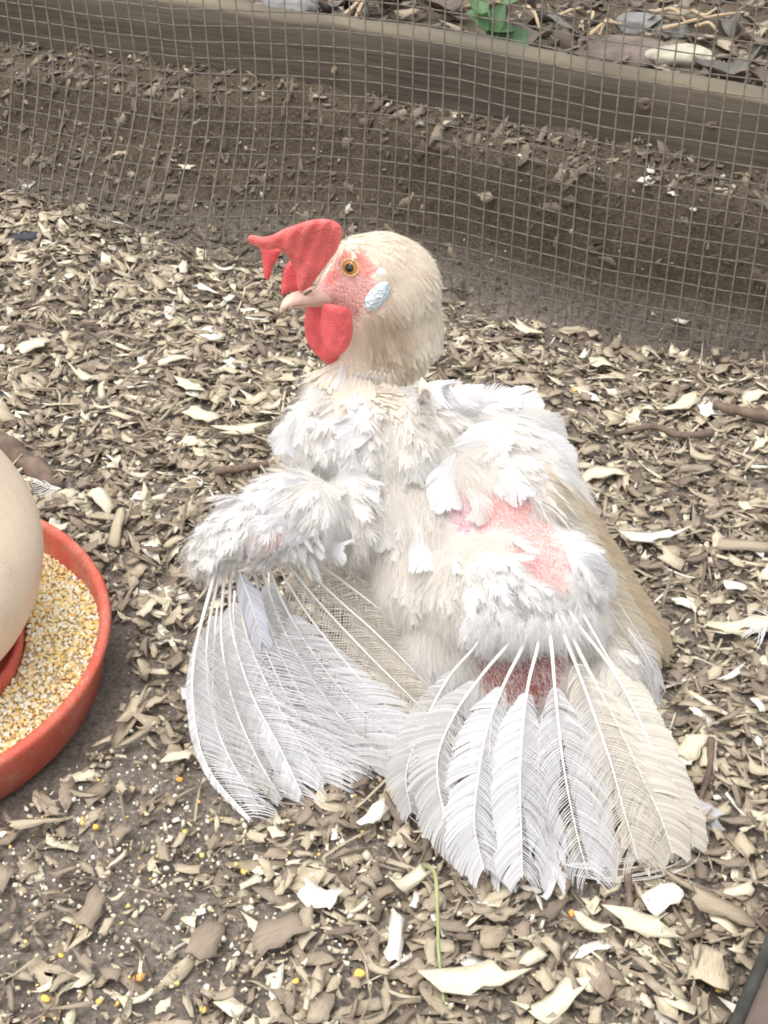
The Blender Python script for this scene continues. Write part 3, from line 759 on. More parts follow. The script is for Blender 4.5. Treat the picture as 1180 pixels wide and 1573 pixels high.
flight(fpath([(560, 1010), (600, 1080), (640, 1145)], .606, .004), .010, .012, wing1, W, .2, .3, .05, .0007, seed=120)
# curled wisps sweeping round the far corner of the wing
wsp = [[(840, 1335), (930, 1352), (1010, 1345), (1062, 1322), (1068, 1285), (1050, 1240)], [(860, 1345), (950, 1340), (1030, 1322), (1056, 1296), (1040, 1240)], [(1040, 1228), (1075, 1248), (1118, 1257)], [(1020, 1205), (1070, 1240), (1108, 1252)], [(660, 1265), (705, 1305), (748, 1338)], [(630, 1240), (680, 1278), (730, 1292)]]
V, F = [], []
for i, px in enumerate(wsp):
    for k in range(6 if i < 2 else 6):
        jx, jy = rnd.uniform(-16, 9), rnd.uniform(-20, 7); a = rnd.uniform(0, .35); e = rnd.uniform(.75, 1)
        pts = catmull([G(x_+jx, y_+jy, .004+.0007*k) for x_, y_ in px], 26)
        pts = pts[int(a*25):max(int(e*26), int(a*25)+4)]
        if len(pts) > 3: tube(V, F, pts, lambda t: .00028*(1-.7*t), 5)
link('wisp_barbs', pymesh('wisp_barbs', V, F), M['shaft'], wing2)['kind'] = 'stuff'
# one short whole covert feather hanging over the grey wing, and loose contour feathers of the shoulder and crop
flight([P(368, 880, .588), P(385, 925, .582), P(402, 985, .574)], .0085, .0085, wing1, (.72, .71, .75), .05, .05, .02, .0006, seed=140, ang=.9, sp=.0009)
def loose(px, w, c, seed, lift=.004, rag=.15, nm='loose_feather'):
    pts = []
    for k, q in enumerate(px):
        h, nn = surf(*q)
        if h is None: h = P(*q, pts[-1].y if pts else .62); nn = Vector((0, -.7, .7))
        pts.append(h+nn*(lift*(.5+k*.5)))
    o = flight(pts, w*1.25, w*1.25, hen, c, rag, rag, .02, .00025, seed=seed, ang=1.0, sp=.00055, name=nm, fine=True)
    return o
LW = (.77, .755, .75)
for i, (px, w) in enumerate([
  ([(512, 580), (500, 612), (495, 645)], .007), ([(540, 590), (548, 625), (560, 655)], .007),
  ([(598, 618), (560, 650), (525, 672)], .011), ([(610, 612), (640, 618), (672, 640)], .010), ([(652, 592), (685, 606), (700, 640)], .009),
  ([(455, 640), (440, 668), (438, 700)], .008), ([(500, 650), (478, 690), (482, 722)], .009), ([(560, 670), (530, 690), (520, 720)], .009),
  ([(585, 690), (552, 705), (530, 735)], .008), ([(500, 700), (515, 730), (505, 770)], .009), ([(560, 700), (550, 735), (560, 775)], .008),
  ([(470, 745), (430, 760), (395, 790)], .008), ([(450, 760), (410, 785), (370, 800)], .008), ([(500, 770), (460, 800), (415, 812)], .008),
  ([(480, 800), (500, 825), (528, 845)], .009), ([(455, 815), (450, 835), (440, 852)], .006), ([(420, 795), (400, 815), (385, 845)], .006),
  ([(360, 790), (335, 805), (318, 830)], .006), ([(345, 820), (322, 840), (305, 862)], .006),
  ([(700, 640), (750, 625), (800, 628)], .010), ([(740, 622), (790, 618), (830, 640)], .009), ([(780, 640), (830, 650), (868, 690)], .009),
  ([(800, 660), (850, 685), (884, 715)], .007), ([(840, 680), (868, 700), (878, 730)], .006), ([(720, 750), (735, 775), (728, 805)], .007),
  ([(640, 620), (700, 612), (745, 606)], .008), ([(690, 690), (740, 685), (780, 700)], .011), ([(620, 660), (640, 700), (640, 745)], .011),
  ([(700, 700), (690, 740), (695, 785)], .011), ([(770, 700), (780, 735), (800, 770)], .010), ([(600, 760), (595, 800), (605, 840)], .010),
  ([(650, 800), (655, 840), (670, 880)], .010), ([(860, 830), (885, 860), (905, 900)], .010), ([(890, 850), (920, 880), (935, 925)], .009)]):
    loose(px, w*.85, LW if i % 3 else (.70, .68, .64), 200+i, rag=.25 if i % 2 else .08)
for i in range(46):
    x0 = 528+125*((i*.618) % 1); y0 = 560+38*((i*.37) % 1); dx = (x0-585)*.16
    loose([(x0, y0), (x0+dx*.6, y0+26), (x0+dx, y0+50+8*(i % 3))], .0030, (.80, .73, .62) if i % 4 else (.78, .76, .74), 500+i, .0025, .12, 'hackle_feather')
rc = random.Random(77)
for i in range(30):
    t = rc.random(); x0 = 318+175*t; y0 = 822-16*math.sin(t*3.1)+rc.uniform(-12, 20); L_ = rc.uniform(30, 72); dx = (t-.35)*rc.uniform(15, 60)
    a = P(x0, y0, .594+.010*t); b = P(x0+dx*.5, y0+L_*.5, .586+.010*t); c_ = P(x0+dx, y0+L_, .580+.012*t); q = rc.uniform(.0022, .0042)
    flight([a, b, c_], q, q, wing1, (.70, .69, .685) if rc.random() < .6 else (.68, .63, .55), .7, .7, .0, .0002, seed=600+i, ang=.85, sp=.0006, name='covert_feather', fine=True)
for i in range(34):
    t = rc.random(); x0 = 722+190*t; y0 = rc.uniform(905, 965); L_ = rc.uniform(30, 66); dx = (t-.45)*rc.uniform(10, 55)+rc.uniform(-10, 10)
    h_ = surf(x0, y0)[0] or P(x0, y0, .56); a = h_+Vector((0, -.001, .001)); b = P(x0+dx*.5, y0+L_*.5, a.y-.005); c_ = P(x0+dx, y0+L_, a.y-.007); q = rc.uniform(.0022, .0042)
    flight([a, b, c_], q, q, wing2, (.73, .72, .725) if rc.random() < .7 else (.70, .67, .62), .7, .7, .0, .0002, seed=660+i, ang=.85, sp=.0006, name='covert_feather', fine=True)
for wg, x0, x1, y0, y1, Y_, n in ((wing1, 312, 490, 800, 872, .584, 2000), (wing2, 722, 915, 880, 985, .551, 3600)):
    q, d = [], []
    for c_ in range(n//24):
        t = rc.random(); v_ = rc.random()**.8; X0 = x0+(x1-x0)*t; Y0_ = y0+(y1-y0)*v_-(18*math.sin(3.1*t) if wg is wing1 else 16*abs(2*t-1)**2*v_)
        h_ = surf(X0, Y0_)[0]; yy = Y_+(.018*t if wg is wing1 else 0)+.006
        if h_ is not None and v_ < .62: yy = h_.y-.001
        b_ = P(X0, Y0_, yy); dd = Vector((rc.gauss((t-.5)*.5, .30), rc.gauss(-.2, .12), -.85)); ln_ = rc.uniform(.6, 1.2)
        for _ in range(24):
            q.append(tuple(b_+Vector((rc.gauss(0, .0016), rc.gauss(0, .0012), rc.gauss(0, .0016))))); d.append(tuple((dd+Vector((rc.gauss(0, .16), rc.gauss(0, .1), 0)))*ln_))
    q = np.array(q); d = np.array(d); n = len(q)
    tag(strands('wing_fluff', q, d, nr.uniform(.006, .013, n), .00008, np.tile((.86, .845, .83), (n, 1)), wg, M['feather']), kind='stuff')
# folded tail and far wing, stained cream, along the bird's right-hand outline
TL = [([(846, 712), (892, 778), (938, 848), (980, 915), (1010, 962), (1028, 1004)], .640, TN, .006, .012, .25, .0010),
      ([(842, 722), (886, 790), (930, 860), (970, 925), (998, 970), (1016, 1012)], .634, TN, .008, .012, .3, .0009),
      ([(838, 735), (880, 805), (920, 872), (956, 935), (984, 978), (1002, 1016)], .628, (.70, .62, .49), .010, .012, .3, .0009),
      ([(834, 755), (872, 822), (908, 888), (942, 945), (968, 985), (985, 1012)], .622, (.74, .67, .56), .011, .012, .3, .0009),
      ([(832, 780), (864, 842), (896, 902), (926, 952), (950, 990)], .616, (.76, .70, .62), .012, .012, .3, .0008)]
tail = None
for i, (px, Y0, c, wl, wr, rg, sr) in enumerate(TL):
    o = flight(fpath(px, Y0, .010+.003*i), wl*1.25, wr*1.1, hen, c, .12, .3, .01, sr*.8, seed=160+i, ang=.95, sp=.0007, name='tail_feather')
# fluff feathers under the tail
for i in range(26):
    t = i/25; x0 = 925+40*math.sin(i*1.7); y0 = 960+150*t
    a = P(x0, y0, .60-.02*t); b = P(x0+28+14*rnd.random(), y0+40, .592-.02*t); c = P(x0+30+rnd.uniform(-5, 25), y0+85, .585-.02*t)
    for q in (a, b, c): q.z = max(q.z, .004)
    flight([a, b, c], .008, .008, hen, W if i % 3 else CR, .9, .9, .0, .0003, seed=300+i, ang=.8, sp=.0011, name='tail_fluff')

# --- comb, wattles, earlobe: fleshy sheets with real thickness
def puff(name, outline, Yf, thick, mat, parent, spc=.0012, edge=.003, wr=0.0):
    V2 = []; n = len(outline)
    for i in range(n):
        V2.append(outline[i])
    cl = catmull([(q[0], q[1], 0) for q in outline]+[(outline[0][0], outline[0][1], 0)], n*6)[:-1]
    ring = [Vector((q.x, q.y)) for q in cl]; step = spc*3050
    pts = list(ring); m = len(ring)
    xs = [q.x for q in ring]; ys = [q.y for q in ring]
    def dist(q):
        best = 1e9
        for i in range(m):
            c, f = intersect_point_line(q, ring[i], ring[(i+1) % m]); f = min(1, max(0, f)); d = (q-ring[i].lerp(ring[(i+1) % m], f)).length
            best = min(best, d)
        return best
    y = min(ys)
    while y < max(ys):
        x = min(xs)
        while x < max(xs):
            q = Vector((x+rnd.uniform(-.2, .2)*step, y+rnd.uniform(-.2, .2)*step))
            ins = False; j = m-1
            for i in range(m):
                if (ring[i].y > q.y) != (ring[j].y > q.y) and q.x < (ring[j].x-ring[i].x)*(q.y-ring[i].y)/(ring[j].y-ring[i].y)+ring[i].x: ins = not ins
                j = i
            if ins and dist(q) > step*.5: pts.append(q)
            x += step
        y += step
    res = delaunay_2d_cdt(pts, [(i, (i+1) % m) for i in range(m)], [], 1, 1e-5)
    vs, fs, orig = res[0], res[2], res[3]
    V, F = [], []; k = len(vs)
    dd = [dist(v) for v in vs]
    for sgn in (1, -1):
        for v, d in zip(vs, dd):
            h = thick*min(1, math.sqrt(max(0, d/3050/edge)*(2-min(1, d/3050/edge)))) if d/3050 < edge else thick
            h *= 1+wr*math.sin(v.x*.30+v.y*.12)
            V.append(P(v.x, v.y, Yf(v.x, v.y)-sgn*h-(0.00005*sgn)))
    for f in fs:
        F.append(tuple(reversed(f))); F.append(tuple(i+k for i in f))
    # close the rim
    rim = {}
    for f in fs:
        for i in range(len(f)):
            e = (f[i], f[(i+1) % len(f)]); rim[e] = rim.get(e, 0)+1
    for (a, b) in list(rim):
        if (b, a) not in rim: F.append((a, b, b+k, a+k))
    me = pymesh(name, V, F); bm = bmesh.new(); bm.from_mesh(me); bmesh.ops.recalc_face_normals(bm, faces=bm.faces); bm.to_mesh(me); bm.free()
    return link(name, me, mat, parent)
comb = puff('comb', [(527, 360), (524, 347), (512, 339), (495, 336), (474, 339), (455, 345), (438, 351), (420, 360), (404, 364), (388, 361), (381, 364), (382, 371), (392, 378), (412, 384), (428, 382), (440, 391), (449, 407), (455, 424), (458, 444), (470, 447), (480, 436), (492, 420), (505, 402), (518, 384)],
     lambda x, y: .693-.010*math.sin(max(0, min(1, (527-x)/140))*2.2)-.006*max(0, (400-y)/60)+.014*max(0, (440-x)/60)**2+.0009*noise.noise(Vector((x*.07, y*.035, 0)))+.0005*math.sin(x*.28+y*.1), .0036, M['comb'], hen, edge=.0055, wr=.10)
# the blade folds over: points hanging down on the far side
for pl, y0 in (([(399, 378), (402, 392), (404, 410), (406, 426), (412, 430), (416, 422), (420, 408), (428, 394), (432, 384), (415, 378)], .700),
           ([(452, 398), (442, 404), (435, 418), (432, 440), (434, 455), (442, 449), (455, 448), (462, 440), (458, 418)], .697)):
    c = puff('comb_point', pl, lambda x, y, y0=y0: y0, .0022, M['wattle'], comb, edge=.003)
    c.location = (0, 0, 0)
wat = puff('wattle', [(497, 466), (515, 468), (536, 474), (541, 490), (542, 508), (539, 524), (531, 539), (518, 547), (506, 544), (497, 530), (492, 512), (492, 495), (494, 478)],
     lambda x, y: .680-.005*math.sin((x-492)/50*3.1)+.02*max(0, (y-470)/900)+.0008*noise.noise(Vector((x*.09, y*.04, 3))), .0024, M['wattle'], hen, edge=.004, wr=.12)
wat2 = puff('wattle', [(472, 468), (485, 466), (500, 468), (510, 480), (520, 520), (522, 545), (514, 556), (502, 559), (488, 547), (475, 532), (469, 512), (468, 490)],
     lambda x, y: .692+.02*max(0, (y-470)/900), .0022, M['wattle'], hen, edge=.004, wr=.1)
h, nn = surf(578, 455)
ear = puff('earlobe', [(568, 447), (576, 439), (588, 433), (597, 435), (599, 444), (596, 457), (588, 468), (577, 477), (566, 478), (559, 472), (560, 460)], lambda x, y: h.y-.0016, .0030, M['earlobe'], hen, edge=.004)
h2, _ = surf(588, 420)
puff('ear_tuft', [(578, 416), (585, 412), (593, 415), (597, 422), (593, 428), (585, 429), (579, 425)], lambda x, y: h2.y-.0002, .0010, M['tuft'], hen, edge=.003)

# beak: two curved tapering horns
def beak(name, path, r0, flat, n=16, seg=14):
    V, F = [], []; pts = catmull(path, n)
    for i, p in enumerate(pts):
        t = i/(n-1); T = (pts[min(i+1, n-1)]-pts[max(i-1, 0)]).normalized(); up = Vector((0, .2, 1)); up = (up-T*up.dot(T)).normalized(); sd_ = T.cross(up)
        r = r0*(1-t)**.62*min(1, .55+t*2.6)+.0005
        for k in range(seg):
            a = 2*math.pi*k/seg; V.append(p+up*(r*flat*math.sin(a))+sd_*(r*math.cos(a)))
    for i in range(n-1):
        for k in range(seg): F.append((i*seg+k, i*seg+(k+1) % seg, (i+1)*seg+(k+1) % seg, (i+1)*seg+k))
    F.append(tuple(range(seg))); F.append(tuple((n-1)*seg+k for k in reversed(range(seg))))
    return pymesh(name, V, F)
bk = link('upper_beak', beak('upper_beak', [P(512, 458, .697), P(484, 456, .690), P(458, 458, .684), P(441, 465, .680), P(431, 479, .679)], .0062, .74), M['beak'], hen)
link('lower_beak', beak('lower_beak', [P(512, 466, .697), P(482, 466, .690), P(450, 472, .683)], .0036, .6), M['beak'], hen)
V, F = [], []
nc = P(476, 443, .6835); tube(V, F, [P(483, 441, .6832), P(476, 444, .6822), P(466, 449, .6818)], lambda t: .0011*(1-.5*t), 8)
link('nostril_flap', pymesh('nostril_flap', V, F), M['beak'], hen)
V, F = [], []
tube(V, F, [P(479, 446, .6796), P(474, 449, .6789), P(468, 453, .6785)], lambda t: .00055, 6); link('nostril', pymesh('nostril', V, F), M['pupil'], hen)

# eye
eh, en = surf(538, 411); look = (Vector((-.25, -.85, .35))*.5+en*.5).normalized()
def ball(name, c, r, squash=1.0, dirv=None, seg=24):
    bm = bmesh.new(); q = (dirv or Vector((0, 0, 1))).to_track_quat('Z', 'Y').to_matrix().to_4x4()
    bmesh.ops.create_uvsphere(bm, u_segments=seg, v_segments=seg//2, radius=r, matrix=Matrix.Translation(c) @ q @ Matrix.Diagonal((1, 1, squash, 1)))
    me = bpy.data.meshes.new(name); bm.to_mesh(me); bm.free(); return me
ec = eh-look*.0012
eye = link('eye', ball('eye', ec, .0040, .75, look), M['iris'], hen)
link('pupil', ball('pupil', ec+look*.00245,   .0023, .42, look), M['pupil'], eye).location = (0, 0, 0)
def ringtube(c, R_, r, dirv, sx=1, sy=1):
    V, F = [], []; a0 = dirv.cross(Vector((0, 0, 1))).normalized(); b0 = dirv.cross(a0)
    path = [c+a0*(R_*sx*math.cos(t))+b0*(R_*sy*math.sin(t)) for t in np.linspace(0, 2*math.pi, 33)]
    tube(V, F, path, r, 8, cap=False); return pymesh('eyelid', V, F)
link('eyelid', ringtube(ec+look*.0013,   .0041, .00060, look, 1.05, .98), M['lid'], eye).location = (0, 0, 0)

# ------------------------------------------------------------------ wood shavings
def chip_template(seed, nu=5, nv=4, curl=None, rag=.25, th=.05, under=True):
    """unit shaving: length 1 along X, width 1 along Y, with ragged ends, curl and real thickness"""
    r = np.random.RandomState(seed); c = r.uniform(-1, 1) if curl is None else curl; tw = r.uniform(-.5, .5)
    g = []
    endo = [r.uniform(-rag, rag, nv), r.uniform(-rag, rag, nv)]
    sk = r.uniform(-.35, .35); side = [r.uniform(-.13, .13, nu), r.uniform(-.13, .13, nu)]
    tp = r.uniform(.7, 1.0)
    for i in range(nu):
        u = i/(nu-1)
        for j in range(nv):
            v = j/(nv-1); x = u-.5; y = (v-.5)*(1-(1-tp)*u)
            if i == 0: x += endo[0][j]*.55
            if i == nu-1: x += endo[1][j]*.55
            if j == 0: y += side[0][i]
            if j == nv-1: y += side[1][i]
            x += sk*y; z = c*.38*(x*x-.08)+tw*x*y*.6+r.uniform(-.03, .03)
            g.append((x, y, z))
    g = np.array(g); k = len(g); V = np.concatenate([g+np.array((0, 0, th/2)), g-np.array((0, 0, th/2))])
    F = []
    I = lambda i, j: i*nv+j
    for i in range(nu-1):
        for j in range(nv-1):
            a, b, c_, d = I(i, j), I(i+1, j), I(i+1, j+1), I(i, j+1); F.append((a, b, c_, d))
            if under: F.append((a+k, d+k, c_+k, b+k))
    rim = [I(i, 0) for i in range(nu)]+[I(nu-1, j) for j in range(1, nv)]+[I(i, nv-1) for i in range(nu-2, -1, -1)]+[I(0, j) for j in range(nv-2, 0, -1)]
    for a, b in zip(rim, rim[1:]+rim[:1]): F.append((a, a+k, b+k, b))
    uv = np.concatenate([g[:, :2], g[:, :2]])+.5
    return V, np.array(F), uv
ST = [chip_template(s, 4, 3, None, .35+.5*(s % 3), under=False) for s in range(18)]
PAL = np.array([s2l(c) for c in [(127, 114, 100), (152, 138, 121), (171, 157, 136), (194, 181, 156), (224, 214, 188), (238, 233, 219)]])
def density(x, y):
    """how thickly the shavings lie; thin by the tray and in front of it where bare soil shows"""
    d = np.ones_like(x)
    bare = np.exp(-(((x+.115)/.06)**2+((y-.57)/.10)**2))+.6*np.exp(-(((x+.10)/.07)**2+((y-.49)/.05)**2))
    d = d*(1-.80*np.clip(bare, 0, 1)); d = d*(1-.60*np.exp(-(((x+.12)/.12)**2+((y-.43)/.08)**2)))
    yf = yfoot(x); d = d*(1-.78*smooth(-.085, -.035, y-yf)*smooth(-.13, -.05, x)*(1-smooth(.12, .18, x)))
    return d
def tray_clear(x, y, m=.004): return np.hypot(x-TC.x, y-TC.y) > .1285+m
def ground_tilt(x, y):
    e = .004; gx = (H(x+e, y)-H(x-e, y))/(2*e); gy = (H(x, y+e)-H(x, y-e))/(2*e); return gx, gy
def lay_chips(n, xr, yr, smin, smax, pw, pal_p, zoff, tiltmax, dens=True, clip=None, name='wood_shavings', tm=ST, asp=(.28, .75), pal=PAL):
    x = nr.uniform(*xr, n); y = nr.uniform(*yr, n)
    k = tray_clear(x, y)
    if dens: k &= nr.rand(n) < density(x, y)
    if clip is not None: k &= clip(x, y)
    x, y = x[k], y[k]; n = len(x)
    s = smin+(smax-smin)*nr.rand(n)**pw
    a = nr.uniform(*asp, n)
    z = H(x, y)+nr.rand(n)*zoff+.0008
    gx, gy = ground_tilt(x, y); yaw = nr.rand(n)*2*np.pi
    R0 = rotmats(yaw, nr.normal(0, tiltmax, n), nr.normal(0, tiltmax, n))
    N = np.stack([-gx, -gy, np.ones(n)], 1); N /= np.linalg.norm(N, axis=1)[:, None]
    X = np.stack([N[:, 2], np.zeros(n), -N[:, 0]], 1); X /= np.linalg.norm(X, axis=1)[:, None]; Yv = np.cross(N, X)
    B = np.stack([X, Yv, N], 2); R = np.einsum('nij,njk->nik', B, R0)
    sc_ = np.stack([s, s*a, np.minimum(s, .018)*nr.uniform(.5, 1.1, n)], 1)
    c = pal[nr.choice(len(pal), n, p=pal_p)]*(1+.22*(nr.rand(n, 1)-.5))
    return scatter_mesh(name, tm, np.stack([x, y, z], 1), R, sc_, c, .10)
inrun = lambda x, y: y < yfoot(x)-.006
PP = [.09, .23, .28, .23, .14, .03]
o = link('wood_shavings', lay_chips(27000, (-.50, .42), (.34, 1.20), .0032, .0158, 2.0, PP, .005, .17, clip=inrun), M['chip'], smoothit=False)
tag(o, 'mixed brown and cream wood shavings littering the run', kind='stuff')
o = link('wood_crumbs', lay_chips(32000, (-.46, .40), (.34, 1.20), .0010, .005, 1.6, [.22, .28, .24, .15, .08, .03], .004, .4, dens=False, clip=inrun, name='wood_crumbs', tm=[grain_template(30)]+[chip_template(s, 2, 2, None, .4, .15) for s in range(4)]), M['chip'], smoothit=False)
tag(o, 'fine wood crumbs and dust spread over the soil', kind='stuff')
# long thin fibres and splinters
o = link('wood_fibres', lay_chips(3800, (-.46, .40), (.34, 1.20), .010, .030, 1.5, [.2, .3, .25, .15, .07, .03], .008, .25, clip=inrun, name='wood_fibres', tm=[chip_template(s+90, 4, 2, None, .1, .04, False) for s in range(6)], asp=(.03, .09)), M['chip'], smoothit=False)
tag(o, 'thin splinters and fibres mixed through the shavings', kind='stuff')
# bank and ledge litter, darker and sparser
bank = lambda x, y: (y > yfoot(x)+.004) & (y < yboard(x)-.002)
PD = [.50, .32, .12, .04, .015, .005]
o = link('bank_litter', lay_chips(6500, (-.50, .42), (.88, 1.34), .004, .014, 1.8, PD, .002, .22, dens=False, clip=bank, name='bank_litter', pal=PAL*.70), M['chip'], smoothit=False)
tag(o, 'dark wood litter stuck in the soil bank behind the mesh', kind='stuff')
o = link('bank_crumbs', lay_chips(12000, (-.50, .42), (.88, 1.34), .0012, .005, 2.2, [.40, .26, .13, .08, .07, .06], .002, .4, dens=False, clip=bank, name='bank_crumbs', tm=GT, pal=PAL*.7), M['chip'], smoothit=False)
tag(o, 'crumbs of soil and wood on the ledge below the board', kind='stuff')
beh = lambda x, y: y > yboard(x)+.03
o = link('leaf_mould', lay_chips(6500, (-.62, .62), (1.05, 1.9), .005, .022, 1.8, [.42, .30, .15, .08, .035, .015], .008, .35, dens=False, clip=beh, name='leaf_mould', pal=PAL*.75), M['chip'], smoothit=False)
tag(o, 'leaf mould and wood scraps on the ground beyond the board', kind='stuff')
# spilled grain
n = 1300; x = nr.normal(-.11, .085, n); y = nr.normal(.475, .055, n); k = tray_clear(x, y, .002) & (y > .35) & (y < .8); x, y = x[k], y[k]; n = len(x)
pal = np.array([(.62, .54, .38), (.72, .67, .55), (.70, .46, .12), (.74, .56, .20)])
s = (.0011+.0018*nr.rand(n)**3)[:, None]*(.6+.7*nr.rand(n, 3))
o = link('spilled_grain', scatter_mesh('spilled_grain', GT, np.stack([x, y, H(x, y)+.002+.005*nr.rand(n)], 1), rotmats(nr.rand(n)*6, nr.rand(n)*6, nr.rand(n)*6), s, pal[nr.choice(4, n, p=[.50, .38, .05, .07])], .1), M['feed'], smoothit=False)
tag(o, 'crumbs of spilled feed scattered on the soil in front of the tray', kind='stuff')
o['kind'] = 'stuff'

# ---- individual shavings: the ones that show largest
ORD = ['', 'second ', 'third ', 'fourth ', 'fifth ', 'sixth ', 'seventh ', 'eighth ', 'ninth ', 'tenth ', 'eleventh ', 'twelfth ']
COLN = ['dark brown', 'grey brown', 'dull tan', 'light tan', 'cream', 'white']
SHAPES = [('curled', dict(curl=2.2, rag=.3)), ('flat', dict(curl=.1, rag=.2)), ('torn-edged', dict(curl=.6, rag=.75)), ('bowed', dict(curl=-1.3, rag=.35))]
TMPL = {}
def chip_mesh(shape, var, ci):
    key = (shape, var, ci)
    if key not in TMPL:
        V, F, uv = chip_template(1000+shape*10+var, 5, 4, SHAPES[shape][1]['curl'], SHAPES[shape][1]['rag'], .035)
        V = V.copy()
        col = np.tile(PAL[ci], (len(V), 1))*(1+.12*(np.random.RandomState(ci*7+var).rand(len(V), 1)-.5))
        m = npmesh('wood_shaving', V, F, col, uv+np.random.RandomState(var).rand(2)*20); m.materials.append(M['chip']); TMPL[key] = m
    return TMPL[key]
LM = {'the hen\'s beak': (445, 560), 'the hen\'s tail': (1040, 985), 'the inner wing tips': (600, 1200), 'the tray rim': (185, 930), 'the grey branch': (70, 735), 'the tray front': (60, 1225),
      'the green stem': (672, 1430), 'the mossy rail': (1130, 1500), 'the white square chip': (1020, 1375), 'the long dark twig': (1120, 640), 'the foot of the mesh at left': (200, 340), 'the far mesh foot': (1100, 540),
      'the folded white shaving': (495, 1378), 'the outermost wing feather': (300, 1140), 'the curled wing corner': (1075, 1285), 'the black stone': (40, 368), 'the hen\'s shoulder': (900, 690), 'the hen\'s neck': (740, 530),
      'the crop of the hen': (390, 680), 'the tray top edge': (60, 770), 'the wing nearest the tray': (290, 850), 'the big torn shaving': (735, 1500), 'the cream chip cluster': (1065, 1165), 'the pale disc shaving': (925, 555), 'the tray corn spill': (130, 1450), 'the orange corn kernel': (215, 1505), 'the left heap': (90, 470), 'the crossed twig': (960, 680), 'the loose pale tan slab': (310, 635)}
LMW = {k: G(*v) for k, v in LM.items()}
wing_poly = [(300, 860), (285, 1060), (300, 1160), (370, 1265), (420, 1262), (500, 1215), (560, 1180), (625, 1185), (620, 1245), (740, 1345), (860, 1365), (1030, 1350), (1080, 1310), (1110, 1262), (1040, 1225), (990, 1140), (1000, 1020), (1030, 990), (1010, 900), (900, 740), (880, 690), (770, 600), (650, 590), (690, 480), (600, 350), (500, 330), (380, 360), (430, 480), (470, 560), (420, 700), (310, 840)]
def inside(q, poly):
    ins = False; j = len(poly)-1
    for i in range(len(poly)):
        if (poly[i][1] > q[1]) != (poly[j][1] > q[1]) and q[0] < (poly[j][0]-poly[i][0])*(q[1]-poly[i][1])/(poly[j][1]-poly[i][1])+poly[i][0]: ins = not ins
        j = i
    return ins
recs = []
def add_chip(px, py, L, asp, yaw, ci, shape, var, tilt=(0, 0), label=None, lift=.006):
    p = G(px, py, .006); z = H1(p.x, p.y); p = G(px, py, z+lift)
    o = bpy.data.objects.new('wood_shaving', chip_mesh(shape, var, ci)); C.objects.link(o)
    o.location = (p.x, p.y, H1(p.x, p.y)+lift); o.scale = (L, L*asp, min(L, .02))
    o.rotation_euler = (tilt[0], tilt[1], yaw)
    o['category'] = 'wood shaving'; o['group'] = 'wood shavings lying on top of the litter'
    if label: o['label'] = label
    recs.append((o, px, py, L, ci, shape)); return o
